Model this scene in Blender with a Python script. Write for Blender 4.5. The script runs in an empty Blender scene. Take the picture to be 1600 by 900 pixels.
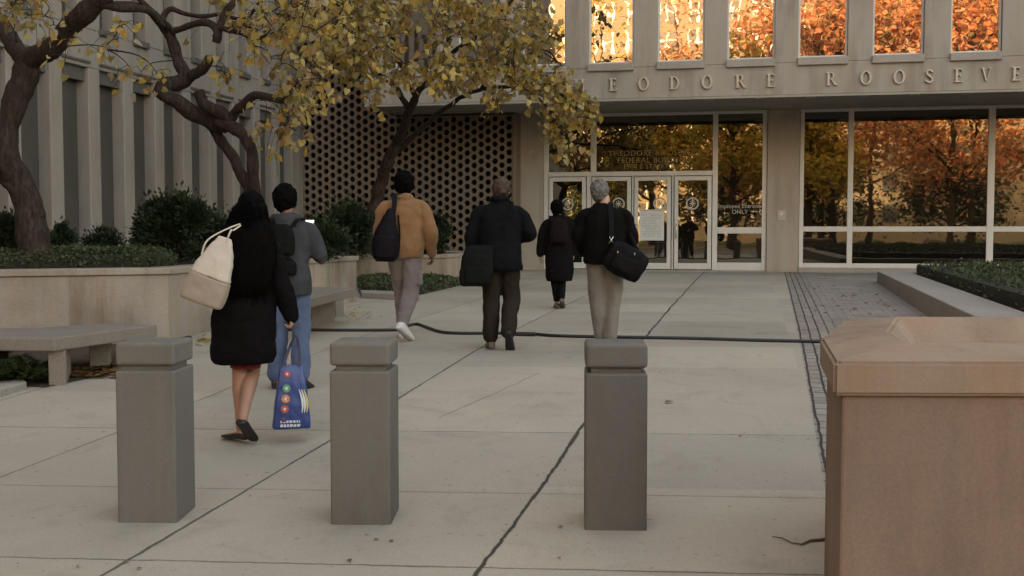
import bpy, bmesh, math, random
import numpy as np
from mathutils import Vector, Matrix, noise

# ------------------------------------------------------------------ camera, light, exposure
S = bpy.context.scene
COL = S.collection
F = 1750.0
YAW = math.atan(372/1750.); PITCH = -math.atan(93/1750.); CZ = 1.1
cam_d = bpy.data.cameras.new('camera'); cam = bpy.data.objects.new('camera', cam_d); COL.objects.link(cam)
cam.location = (0, 0, CZ); cam.rotation_euler = (math.pi/2+PITCH, 0, YAW)
cam_d.sensor_width = 36; cam_d.lens = 36*F/1600; cam_d.clip_end = 1500; cam_d.clip_start = 0.05
S.camera = cam
SUN_EL, SUN_AZ = 15.0, -24.0       # degrees; azimuth from +Y, negative = towards -X
W = bpy.data.worlds.new('World'); S.world = W; W.use_nodes = True
wn = W.node_tree; bg = wn.nodes['Background']
sky = wn.nodes.new('ShaderNodeTexSky'); sky.sky_type = 'NISHITA'; sky.sun_disc = False
sky.sun_elevation = math.radians(SUN_EL); sky.sun_rotation = math.radians(SUN_AZ)
sky.dust_density = 4.0; sky.ozone_density = 0.4; sky.air_density = 1.0
wn.links.new(sky.outputs[0], bg.inputs[0]); bg.inputs[1].default_value = 0.15
sd = bpy.data.lights.new('sun', 'SUN'); sun = bpy.data.objects.new('sun', sd); COL.objects.link(sun)
sd.energy = 4.2; sd.angle = math.radians(0.6); sd.color = (1.0, 0.80, 0.56)
_a, _e = math.radians(SUN_AZ), math.radians(SUN_EL)
sdir = Vector((math.sin(_a)*math.cos(_e), math.cos(_a)*math.cos(_e), math.sin(_e)))
sun.rotation_euler = sdir.to_track_quat('Z', 'Y').to_euler(); sun.location = (0, 0, 40)
S.view_settings.view_transform = 'Standard'; S.view_settings.look = 'None'
S.view_settings.gamma = 1.0; S.view_settings.use_curve_mapping = False
S.view_settings.exposure = 2.86
S.view_settings.use_white_balance = True; S.view_settings.white_balance_temperature = 9500; S.view_settings.white_balance_tint = 12
S.render.engine = 'CYCLES'
S.cycles.max_bounces = 6; S.cycles.diffuse_bounces = 3; S.cycles.glossy_bounces = 3
S.cycles.transparent_max_bounces = 4; S.cycles.caustics_reflective = False; S.cycles.caustics_refractive = False
random.seed(7)

# ------------------------------------------------------------------ pixel helpers (authoring aid: turns photo measurements into metres)
_cy, _sy = math.cos(YAW), math.sin(YAW)
RV = Vector((_cy, _sy, 0)); _f0 = Vector((-_sy, _cy, 0))
FV = _f0*math.cos(PITCH)+Vector((0, 0, math.sin(PITCH))); UV = RV.cross(FV)
CAM = Vector((0, 0, CZ))
def ray(px, py): return FV+RV*((px-800)/F)-UV*((py-450)/F)
def at(px, py, dep): return CAM+ray(px, py)*dep
def atY(px, py, Y): d = ray(px, py); return CAM+d*(Y/d.y)
def atX(px, py, X): d = ray(px, py); return CAM+d*(X/d.x)
def atZ(px, py, z): d = ray(px, py); return CAM+d*((z-CZ)/d.z)
GK = [(-400, -.52), (-100, -.50), (0, -.46), (3.5, -.42), (5.4, -.36), (7.2, -.30), (11, -.14), (12, -.115), (16, -.06), (22, -.015), (27, 0), (500, 0)]
_gx = [k[0] for k in GK]; _gy = [k[1] for k in GK]
def gz(Y): return float(np.interp(Y, _gx, _gy))
def gnd(px, py):
    d = ray(px, py); t = 1.0
    for i in range(60): t = .5*t+.5*(gz(d.y*t)-CZ)/d.z
    return CAM+d*t

# ------------------------------------------------------------------ object helpers
def tag(o, label=None, cat=None, group=None, kind=None):
    if label: o['label'] = label
    if cat: o['category'] = cat
    if group: o['group'] = group
    if kind: o['kind'] = kind
    return o
def empty(name, loc=(0, 0, 0), rz=0):
    o = bpy.data.objects.new(name, None); COL.objects.link(o); o.location = loc; o.rotation_euler = (0, 0, rz)
    o.empty_display_size = .2
    return o
def from_mesh(name, me, m=None, parent=None):
    o = bpy.data.objects.new(name, me); COL.objects.link(o)
    if m is not None:
        me.materials.clear()
        for k in (m if isinstance(m, (list, tuple)) else [m]): me.materials.append(k)
    if parent is not None:
        o.parent = parent
        if parent.get('_world') : pass
    return o
class MB:
    def __init__(s): s.v = []; s.f = []; s.m = []
    def add(s, vs, fs, mi=0):
        n = len(s.v); s.v += [tuple(v) for v in vs]; s.f += [tuple(i+n for i in f) for f in fs]; s.m += [mi]*len(fs); return s
    def box(s, x0, x1, y0, y1, z0, z1, mi=0):
        return s.add([(x0,y0,z0),(x1,y0,z0),(x1,y1,z0),(x0,y1,z0),(x0,y0,z1),(x1,y0,z1),(x1,y1,z1),(x0,y1,z1)],
            [(0,3,2,1),(4,5,6,7),(0,1,5,4),(1,2,6,5),(2,3,7,6),(3,0,4,7)], mi)
    def obox(s, p, ux, uy, z0, z1, mi=0):   # box on the plan parallelogram p, p+ux, p+ux+uy, p+uy
        p = Vector(p[:2]); ux = Vector(ux[:2]); uy = Vector(uy[:2])
        q = [p, p+ux, p+ux+uy, p+uy]
        return s.prism(q, z0, z1, mi)
    def prism(s, q, z0, z1, mi=0):
        n = len(q); A = sum(q[i][0]*q[(i+1)%n][1]-q[(i+1)%n][0]*q[i][1] for i in range(n))
        if A < 0: q = list(reversed(q))
        z0f = z0 if callable(z0) else (lambda p: z0)
        vs = [(a[0], a[1], z0f(a)) for a in q]+[(a[0], a[1], z1) for a in q]
        return s.add(vs, [tuple(range(n-1, -1, -1)), tuple(range(n, 2*n))]+[(i, (i+1)%n, n+(i+1)%n, n+i) for i in range(n)], mi)
    def tube(s, pts, rad, n=8, mi=0, cap=True):
        pts = [Vector(p) for p in pts]; N = len(pts)
        rads = rad if isinstance(rad, (list, tuple)) else [rad]*N
        b = len(s.v); ref = Vector((0.13, 0.27, 1)).normalized()
        prev = None
        for i, p in enumerate(pts):
            t = (pts[min(i+1, N-1)]-pts[max(i-1, 0)]); t = t.normalized() if t.length > 1e-9 else Vector((0,0,1))
            u = (prev-t*prev.dot(t)) if prev is not None else (ref-t*ref.dot(t))
            if u.length < 1e-4: u = Vector((1,0,0))-t*t.x
            u.normalize(); prev = u; w = t.cross(u)
            for k in range(n):
                a = 2*math.pi*k/n; s.v.append(tuple(p+(u*math.cos(a)+w*math.sin(a))*rads[i]))
        for i in range(N-1):
            for k in range(n):
                s.f.append((b+i*n+k, b+i*n+(k+1)%n, b+(i+1)*n+(k+1)%n, b+(i+1)*n+k)); s.m.append(mi)
        if cap:
            s.f.append(tuple(b+k for k in reversed(range(n)))); s.m.append(mi)
            s.f.append(tuple(b+(N-1)*n+k for k in range(n))); s.m.append(mi)
        return s
    def mesh(s, name='m', smooth=False):
        me = bpy.data.meshes.new(name); me.from_pydata(s.v, [], s.f)
        me.polygons.foreach_set('material_index', s.m)
        if smooth: me.polygons.foreach_set('use_smooth', [True]*len(me.polygons))
        me.update(); return me
    def build(s, name, m=None, parent=None, smooth=False, bevel=0, seg=2):
        me = s.mesh(name, smooth)
        if bevel:
            bm = bmesh.new(); bm.from_mesh(me); bmesh.ops.remove_doubles(bm, verts=bm.verts, dist=1e-5)
            es = [e for e in bm.edges if len(e.link_faces) == 2 and e.calc_face_angle(0) > .35]
            bmesh.ops.bevel(bm, geom=es, offset=bevel, segments=seg, affect='EDGES', profile=.5, clamp_overlap=True)
            bm.to_mesh(me); bm.free()
        return from_mesh(name, me, m, parent)
def copy_tree(o, parent=None):
    c = o.copy(); COL.objects.link(c)
    if parent is not None: c.parent = parent
    for ch in list(o.children): copy_tree(ch, c)
    return c

# ------------------------------------------------------------------ materials
MATS = {}
def ramp(nt, fac, stops):
    r = nt.nodes.new('ShaderNodeValToRGB'); e = r.color_ramp.elements
    while len(e) < len(stops): e.new(.5)
    for i, (p, c) in enumerate(stops): e[i].position = p; e[i].color = (*c, 1) if len(c) == 3 else c
    if fac is not None: nt.links.new(fac, r.inputs[0])
    return r.outputs[0]
def nz(nt, vec, scale, detail=4, rough=.55, dist=0):
    n = nt.nodes.new('ShaderNodeTexNoise'); n.inputs['Scale'].default_value = scale; n.inputs['Detail'].default_value = detail
    n.inputs['Roughness'].default_value = rough; n.inputs['Distortion'].default_value = dist
    if vec is not None: nt.links.new(vec, n.inputs['Vector'])
    return n.outputs['Fac']
def mapping(nt, vec, scale=(1,1,1), loc=(0,0,0), rot=(0,0,0)):
    m = nt.nodes.new('ShaderNodeMapping'); nt.links.new(vec, m.inputs[0])
    m.inputs['Scale'].default_value = scale; m.inputs['Location'].default_value = loc; m.inputs['Rotation'].default_value = rot
    return m.outputs[0]
def mth(nt, op, a, b=None, c=None, clamp=False):
    n = nt.nodes.new('ShaderNodeMath'); n.operation = op; n.use_clamp = clamp
    for i, x in enumerate((a, b, c)):
        if x is None: continue
        if isinstance(x, (int, float)): n.inputs[i].default_value = x
        else: nt.links.new(x, n.inputs[i])
    return n.outputs[0]
def mixc(nt, fac, a, b, mode='MIX'):
    n = nt.nodes.new('ShaderNodeMix'); n.data_type = 'RGBA'; n.blend_type = mode
    for key, x in ((0, fac), (6, a), (7, b)):
        if isinstance(x, (int, float)): n.inputs[key].default_value = x
        elif isinstance(x, tuple): n.inputs[key].default_value = (*x[:3], 1)
        else: nt.links.new(x, n.inputs[key])
    return n.outputs[2]
def newmat(name):
    m = bpy.data.materials.new(name); m.use_nodes = True; nt = m.node_tree
    tc = nt.nodes.new('ShaderNodeTexCoord'); geo = nt.nodes.new('ShaderNodeNewGeometry')
    MATS[name] = m
    return m, nt, nt.nodes['Principled BSDF'], tc.outputs['Object'], geo
def bump(nt, bs, h, strength=.3, dist=.01):
    b = nt.nodes.new('ShaderNodeBump'); b.inputs['Strength'].default_value = strength; b.inputs['Distance'].default_value = dist
    nt.links.new(h, b.inputs['Height']); nt.links.new(b.outputs[0], bs.inputs['Normal']); return b
def simple(name, col, rough=.6, var=.15, scale=6, bmp=.2, bscale=40, metal=0, spec=.5, dist=.004, sheen=0):
    m, nt, bs, oc, geo = newmat(name)
    a = tuple(c*(1-var) for c in col); b = tuple(min(1, c*(1+var)) for c in col)
    n = nz(nt, oc, scale, 5, .6)
    nt.links.new(ramp(nt, n, [(.3, a), (.7, b)]), bs.inputs['Base Color'])
    bs.inputs['Roughness'].default_value = rough; bs.inputs['Metallic'].default_value = metal
    bs.inputs['Specular IOR Level'].default_value = spec
    if sheen: bs.inputs['Sheen Weight'].default_value = sheen
    if bmp: bump(nt, bs, nz(nt, oc, bscale, 4, .6), bmp, dist)
    return m
def stone(name, col, dark=.55, streak=.5, speck=.25, rough=.85, blot=.6, base=None, bstr=.35, warm=(1, .86, .72), low=0):
    """weathered stone or concrete: blotches, vertical streaks, speckle"""
    m, nt, bs, oc, geo = newmat(name)
    P = geo.outputs['Position']
    c = tuple(col)
    big = nz(nt, P, .55, 5, .6, .3)
    colA = ramp(nt, big, [(.28, tuple(x*dark for x in c)), (.5, c), (.75, tuple(min(1, x*1.13) for x in c))])
    colB = mixc(nt, blot, c, colA)
    st = nz(nt, mapping(nt, P, (3.2, 3.2, .22)), 1.6, 5, .62)
    stc = ramp(nt, st, [(.33, tuple(x for x in warm)), (.56, (1, 1, 1))])
    colC = mixc(nt, streak, colB, mixc(nt, 1.0, colB, mixc(nt, 1.0, stc, (.78, .74, .70), 'MULTIPLY') if False else stc, 'MULTIPLY'))
    dk = ramp(nt, nz(nt, mapping(nt, P, (2.0, 2.0, .35), (3, 7, 1)), 1.3, 6, .65), [(.36, (.62, .58, .54)), (.52, (1, 1, 1))])
    colC = mixc(nt, streak, colC, mixc(nt, 1.0, colC, dk, 'MULTIPLY'))
    sp = ramp(nt, nz(nt, P, 95, 2, .7), [(.38, (1-speck,)*3), (.5, (1, 1, 1)), (.66, (1+speck*.6,)*3)])
    colD = mixc(nt, 1.0, colC, sp, 'MULTIPLY')
    nt.links.new(colD, bs.inputs['Base Color']); bs.inputs['Roughness'].default_value = rough
    bs.inputs['Specular IOR Level'].default_value = .3
    h = mth(nt, 'ADD', nz(nt, P, 130, 3, .7), mth(nt, 'MULTIPLY', nz(nt, P, 14, 4, .6), 1.5))
    bump(nt, bs, h, bstr, .004)
    return m
def leafmat(name, cols, rough=.55, trans=.35, big=.7):
    m, nt, bs, oc, geo = newmat(name)
    n = len(cols)
    rc = ramp(nt, geo.outputs['Random Per Island'], [((i+.5)/n, c) for i, c in enumerate(cols)])
    cl = ramp(nt, nz(nt, geo.outputs['Position'], 1.3, 3, .6), [(.3, (1-big*.45,)*3), (.68, (1+big*.3,)*3)])
    col = mixc(nt, 1.0, rc, cl, 'MULTIPLY')
    nt.links.new(col, bs.inputs['Base Color']); bs.inputs['Roughness'].default_value = rough
    bs.inputs['Specular IOR Level'].default_value = .3
    tr = nt.nodes.new('ShaderNodeBsdfTranslucent'); nt.links.new(col, tr.inputs[0])
    mx = nt.nodes.new('ShaderNodeMixShader'); mx.inputs[0].default_value = trans
    out = nt.nodes['Material Output']
    nt.links.new(bs.outputs[0], mx.inputs[1]); nt.links.new(tr.outputs[0], mx.inputs[2]); nt.links.new(mx.outputs[0], out.inputs[0])
    return m
def glass(name, base, refl, tint=(1, 1, 1), rough=.02, wav=.02, wscale=1.4):
    """dark room behind coated float glass, slightly wavy"""
    m, nt, bs, oc, geo = newmat(name)
    nt.links.new(ramp(nt, nz(nt, geo.outputs['Position'], .8, 2), [(.3, tuple(x*.6 for x in base)), (.7, tuple(x*1.5 for x in base))]), bs.inputs['Base Color'])
    bs.inputs['Roughness'].default_value = .6; bs.inputs['Specular IOR Level'].default_value = 0
    gl = nt.nodes.new('ShaderNodeBsdfGlossy'); gl.inputs['Roughness'].default_value = rough; gl.inputs[0].default_value = (*tint, 1)
    fr = nt.nodes.new('ShaderNodeLayerWeight'); fr.inputs[0].default_value = .5
    fac = mth(nt, 'ADD', mth(nt, 'MULTIPLY', mth(nt, 'POWER', fr.outputs['Facing'], 4.0), 1-refl), refl, clamp=True)
    mx = nt.nodes.new('ShaderNodeMixShader'); nt.links.new(fac, mx.inputs[0])
    nt.links.new(bs.outputs[0], mx.inputs[1]); nt.links.new(gl.outputs[0], mx.inputs[2])
    nt.links.new(mx.outputs[0], nt.nodes['Material Output'].inputs[0])
    b = nt.nodes.new('ShaderNodeBump'); b.inputs['Strength'].default_value = wav; b.inputs['Distance'].default_value = .05
    nt.links.new(nz(nt, geo.outputs['Position'], wscale, 2, .5), b.inputs['Height']); nt.links.new(b.outputs[0], gl.inputs['Normal'])
    return m

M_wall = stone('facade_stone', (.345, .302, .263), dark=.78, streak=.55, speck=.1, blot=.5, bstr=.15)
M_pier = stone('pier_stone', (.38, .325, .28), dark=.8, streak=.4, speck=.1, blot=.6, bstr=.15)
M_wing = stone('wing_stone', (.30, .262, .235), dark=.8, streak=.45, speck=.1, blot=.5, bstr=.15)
M_planter = stone('planter_stone', (.36, .295, .245), dark=.5, streak=.85, speck=.15, blot=.9)
M_bench = stone('bench_stone', (.235, .195, .165), dark=.75, streak=.2, speck=.2, blot=.6)
M_bollard = stone('bollard_concrete', (.155, .143, .128), dark=.62, streak=.4, speck=.05, blot=.7, bstr=.5)
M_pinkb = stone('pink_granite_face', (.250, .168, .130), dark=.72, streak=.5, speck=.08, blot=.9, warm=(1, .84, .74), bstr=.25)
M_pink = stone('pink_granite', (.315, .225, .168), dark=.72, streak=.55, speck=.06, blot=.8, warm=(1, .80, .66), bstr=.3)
M_kerb = stone('kerb_stone', (.34, .295, .26), dark=.8, streak=.1, speck=.25, blot=.6)
M_screen = stone('screen_stone', (.205, .150, .115), dark=.85, streak=.15, speck=.05, blot=.5, bstr=.1)
M_lintel = simple('dark_lintel', (.10, .09, .08), .7)
M_soffit = simple('soffit_render', (.30, .26, .22), .85, .1, 1.2, .1)
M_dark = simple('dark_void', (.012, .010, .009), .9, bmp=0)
M_wingglass = simple('grey_window_panel', (.075, .066, .058), .3, .15, .7, 0, spec=.6)
M_alu = simple('aluminium_frame', (.60, .56, .53), .45, .06, 3, .05, 60, metal=.0, spec=.6)
M_steel = simple('brushed_steel', (.55, .53, .50), .3, .1, 8, .05, metal=.9)
M_gl_low = glass('entrance_glass', (.010, .007, .005), .21, (1, .92, .78), .012, .03, 1.1)
M_gl_up = glass('upper_window_glass', (.03, .022, .016), .30, (1, .90, .86), .01, .018, 2.0)
M_letter = simple('letter_metal', (.44, .38, .325), .45, .15, 12, .1, metal=.2)
M_gold = simple('gold_lettering', (.26, .18, .075), .45, .1, 8, 0, metal=.3)
M_whitevin = simple('pale_vinyl', (.40, .37, .33), .6, .05, 8, 0)
M_paper = simple('notice_paper', (.62, .60, .58), .7, .05, 30, 0)
M_soil = simple('soil', (.045, .032, .024), .95, .4, 9, .8, 30, dist=.02)
M_mulch = simple('mulch', (.06, .036, .022), .95, .5, 20, .8, 45, dist=.02)
M_bark = None

# bark
m, nt, bs, oc, geo = newmat('bark_brown'); P = geo.outputs['Position']
n1 = nz(nt, mapping(nt, P, (9, 9, 2.2)), 3.0, 7, .7, .4)
nt.links.new(ramp(nt, n1, [(.3, (.014, .009, .007)), (.52, (.045, .028, .022)), (.72, (.085, .058, .047))]), bs.inputs['Base Color'])
bs.inputs['Roughness'].default_value = .9; bs.inputs['Specular IOR Level'].default_value = .2
bump(nt, bs, n1, .9, .03); M_bark = m
M_bark2 = simple('bark_dark', (.035, .024, .020), .9, .4, 14, .9, 25, dist=.02, spec=.2)

# plaza concrete with joints
def plaza_material():
    m, nt, bs, oc, geo = newmat('plaza_concrete'); P = geo.outputs['Position']
    sx = nt.nodes.new('ShaderNodeSeparateXYZ'); nt.links.new(P, sx.inputs[0]); X, Y = sx.outputs[0], sx.outputs[1]
    wob = mth(nt, 'MULTIPLY', mth(nt, 'SUBTRACT', nz(nt, P, 1.1, 4, .6), .5), .06)
    wob2 = mth(nt, 'MULTIPLY', mth(nt, 'SUBTRACT', nz(nt, P, 7, 4, .7), .5), .035)
    Xw = mth(nt, 'ADD', mth(nt, 'ADD', X, wob), wob2)
    Yw = mth(nt, 'ADD', mth(nt, 'SUBTRACT', Y, mth(nt, 'MULTIPLY', X, .125)), wob2)
    Xs = mth(nt, 'ADD', X, mth(nt, 'MULTIPLY', wob2, .6))
    total = None
    def line(coord, c, w, k):
        nonlocal total
        d = mth(nt, 'ABSOLUTE', mth(nt, 'SUBTRACT', coord, c))
        wv = mth(nt, 'MULTIPLY', mth(nt, 'ADD', mth(nt, 'MULTIPLY', nz(nt, P, 2.3, 3, .6), 1.6), .15), w)
        v = mth(nt, 'MULTIPLY', mth(nt, 'SUBTRACT', 1.0, mth(nt, 'DIVIDE', d, wv), clamp=True), k)
        v = mth(nt, 'MINIMUM', mth(nt, 'MULTIPLY', v, 2.0), k)
        total = v if total is None else mth(nt, 'MAXIMUM', total, v)
    for c, w, k in ((-1.13, .016, .95), (-2.72, .012, .8), (-4.27, .010, .6), (-5.85, .012, .5)): line(Xw if c == -1.13 else Xs, c, w, k)
    for c, w, k in ((3.45, .010, .6), (4.84, .011, .62), (6.07, .011, .42), (7.62, .011, .62), (9.1, .010, .16), (10.6, .010, .14), (12.4, .012, .2), (15.5, .02, .3), (18.6, .02, .3), (21.7, .03, .3)): line(Yw, c, w, k)
    # diagonal hairline crack
    crk = mth(nt, 'ADD', mth(nt, 'ADD', X, mth(nt, 'MULTIPLY', wob, 1.6)), mth(nt, 'MULTIPLY', Y, -.18))
    cm = mth(nt, 'MULTIPLY', mth(nt, 'SUBTRACT', 1.0, mth(nt, 'DIVIDE', mth(nt, 'ABSOLUTE', mth(nt, 'SUBTRACT', crk, -3.60)), .012), clamp=True), .5)
    cmask = mth(nt, 'MULTIPLY', mth(nt, 'GREATER_THAN', Y, 7.8), mth(nt, 'LESS_THAN', Y, 9.8))
    total = mth(nt, 'MAXIMUM', total, mth(nt, 'MULTIPLY', cm, cmask))
    base = ramp(nt, nz(nt, P, .42, 6, .62, .4), [(.25, (.330, .281, .228)), (.45, (.392, .335, .275)), (.6, (.422, .360, .295)), (.8, (.468, .403, .335))])
    # slab-to-slab tone
    slabv = nt.nodes.new('ShaderNodeTexWhiteNoise'); slabv.noise_dimensions = '2D'
    cmb = nt.nodes.new('ShaderNodeCombineXYZ')
    nt.links.new(mth(nt, 'FLOOR', mth(nt, 'DIVIDE', mth(nt, 'ADD', X, 1.13), 1.565)), cmb.inputs[0])
    nt.links.new(mth(nt, 'FLOOR', mth(nt, 'DIVIDE', mth(nt, 'SUBTRACT', Yw, 4.84), 1.38)), cmb.inputs[1]); nt.links.new(cmb.outputs[0], slabv.inputs[0])
    base = mixc(nt, 1.0, base, ramp(nt, slabv.outputs[0], [(0, (.87, .875, .88)), (1, (1.06, 1.05, 1.03))]), 'MULTIPLY')
    stain = ramp(nt, nz(nt, mapping(nt, P, (1, 1, 1), (5, 2, 0)), 1.9, 7, .7, .8), [(.30, (.80, .78, .75)), (.47, (1, 1, 1))])
    base = mixc(nt, .75, base, mixc(nt, 1.0, base, stain, 'MULTIPLY'))
    spots = ramp(nt, nz(nt, P, 26, 3, .5), [(.27, (.40, .37, .33)), (.325, (1, 1, 1))])
    base = mixc(nt, .75, base, mixc(nt, 1.0, base, spots, 'MULTIPLY'))
    grain = ramp(nt, nz(nt, P, 160, 2, .8), [(.3, (.80, .80, .80)), (.7, (1.16, 1.16, 1.16))])
    base = mixc(nt, 1.0, base, grain, 'MULTIPLY')
    halo = mth(nt, 'MULTIPLY', total, 1.0)
    col = mixc(nt, halo, base, (.035, .028, .022))
    nt.links.new(col, bs.inputs['Base Color']); bs.inputs['Roughness'].default_value = .8; bs.inputs['Specular IOR Level'].default_value = .3
    h = mth(nt, 'SUBTRACT', mth(nt, 'ADD', mth(nt, 'MULTIPLY', nz(nt, P, 140, 3, .7), .25), mth(nt, 'MULTIPLY', nz(nt, P, 3, 5, .6), .8)), mth(nt, 'MULTIPLY', total, 2.0))
    bump(nt, bs, h, .35, .008)
    return m
M_plaza = plaza_material()
def brick_material():
    m, nt, bs, oc, geo = newmat('brick_paving'); P = geo.outputs['Position']
    sx = nt.nodes.new('ShaderNodeSeparateXYZ'); nt.links.new(P, sx.inputs[0])
    wob = mth(nt, 'MULTIPLY', mth(nt, 'SUBTRACT', nz(nt, P, 2.2, 4, .6), .5), .045)
    cb = nt.nodes.new('ShaderNodeCombineXYZ')
    # rows follow the slightly skewed edge of the plaza
    Xs = mth(nt, 'SUBTRACT', mth(nt, 'ADD', sx.outputs[0], wob), mth(nt, 'MULTIPLY', sx.outputs[1], .0185))
    nt.links.new(sx.outputs[1], cb.inputs[0]); nt.links.new(Xs, cb.inputs[1])
    bt = nt.nodes.new('ShaderNodeTexBrick'); nt.links.new(cb.outputs[0], bt.inputs['Vector'])
    bt.inputs['Color1'].default_value = (.235, .192, .165, 1); bt.inputs['Color2'].default_value = (.30, .255, .222, 1); bt.inputs['Mortar'].default_value = (.03, .022, .018, 1)
    bt.inputs['Scale'].default_value = 1; bt.inputs['Brick Width'].default_value = .22; bt.inputs['Row Height'].default_value = .108
    bt.inputs['Mortar Size'].default_value = .011; bt.inputs['Mortar Smooth'].default_value = .3; bt.inputs['Bias'].default_value = 0
    # joints are packed with sand away from the edge strip, where they wash out
    keep = ramp(nt, mth(nt, 'SUBTRACT', Xs, .30), [(.30, (1, 1, 1)), (.52, (.18, .18, .18))])
    plain = ramp(nt, nz(nt, P, 1.2, 6, .65), [(.3, (.205, .170, .148)), (.7, (.30, .255, .225))])
    col = mixc(nt, keep, plain, bt.outputs['Color'])
    st = ramp(nt, nz(nt, P, 2.6, 7, .7, 1.0), [(.3, (.55, .5, .46)), (.45, (1, 1, 1)), (.72, (1.2, 1.18, 1.15))])
    col = mixc(nt, 1, col, st, 'MULTIPLY')
    nt.links.new(col, bs.inputs['Base Color']); bs.inputs['Roughness'].default_value = .8
    bump(nt, bs, mth(nt, 'SUBTRACT', nz(nt, P, 30, 4, .7), mth(nt, 'MULTIPLY', mth(nt, 'MULTIPLY', bt.outputs['Fac'], keep), 2)), .5, .008)
    return m
M_brick = brick_material()
M_asphalt = simple('asphalt', (.05, .05, .05), .9, .2, 2, .4, 90)
M_grass = simple('lawn_grass', (.07, .085, .03), .9, .35, 1.5, .6, 60)
M_cityground = simple('city_ground', (.16, .145, .125), .9, .25, .3, .3, 20)

M_leaf_yellow = leafmat('yellow_leaves', [(.56, .36, .08), (.42, .30, .09), (.62, .43, .13), (.24, .20, .07), (.52, .28, .10), (.24, .16, .09), (.62, .48, .20), (.32, .26, .09), (.40, .30, .20)], trans=.42)
M_leaf_orange = leafmat('orange_leaves', [(.60, .23, .11), (.66, .31, .17), (.50, .15, .085), (.60, .37, .20), (.34, .14, .07), (.26, .20, .10)], trans=.4)
M_leaf_gold = leafmat('gold_leaves', [(.50, .34, .06), (.42, .36, .07), (.60, .40, .08), (.32, .30, .07), (.55, .26, .06)], trans=.4)
M_leaf_green = leafmat('evergreen_leaves', [(.014, .026, .010), (.021, .036, .014), (.030, .045, .019), (.016, .022, .010), (.042, .055, .026)], trans=.15, rough=.6)
M_leaf_bed = leafmat('bed_leaves', [(.040, .060, .024), (.052, .074, .028), (.066, .086, .036), (.042, .052, .025), (.10, .10, .05)], trans=.15, rough=.6)
M_leaf_fern = leafmat('fern_leaves', [(.06, .09, .03), (.08, .12, .04), (.12, .16, .06), (.06, .07, .03)], trans=.3)
M_leaf_dead = leafmat('fallen_leaves', [(.16, .07, .03), (.22, .12, .045), (.30, .17, .06), (.10, .05, .03), (.26, .10, .04)], trans=.1)

# ------------------------------------------------------------------ ground
def sheet(name, m, pts_rows, parent=None):
    mb = MB(); n = len(pts_rows[0])
    vs = [p for r in pts_rows for p in r]
    fs = [(i*n+k, i*n+k+1, (i+1)*n+k+1, (i+1)*n+k) for i in range(len(pts_rows)-1) for k in range(n-1)]
    mb.add(vs, fs); return mb.build(name, m, parent, smooth=True)
ys = [-12+.5*i for i in range(110)]
def edge_x(Y): return .30+.0185*Y            # where concrete meets brick
rows = [[(x, y, gz(y)-.012) for x in (-400, -60, -12, 0, 14, 60, 400)] for y in [-400, -100, -60, -36]+ys+[60, 120, 400]]
tag(sheet('ground', M_cityground, rows), kind='structure')
rows = [[(x, y, gz(y)) for x in list(np.linspace(-13.5, 0, 10)[:-1])+[edge_x(y)]] for y in ys if y <= 29.5]
tag(sheet('plaza_pavement', M_plaza, rows), kind='structure')
rows = [[(x, y, gz(y)) for x in [edge_x(y)]+list(np.linspace(2, 24, 6))] for y in ys if y <= 29.5]
tag(sheet('brick_paving', M_brick, rows), kind='structure')
rows = [[(x, y, gz(y)+.004) for x in (-80, 80)] for y in (-34, -28, -24)]
tag(sheet('street', M_asphalt, rows), kind='structure')
rows = [[(x, y, gz(y)+.05) for x in (-80, -20, 20, 80)] for y in (-84, -60, -37)]
tag(sheet('park_lawn', M_grass, rows), kind='structure')
kb = MB(); kb.box(-80, 80, -24, -23.7, -.6, -.36); kb.box(-80, 80, -34.3, -34, -.6, -.36)
tag(kb.build('street_kerb', M_kerb, bevel=.02), kind='structure')

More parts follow.
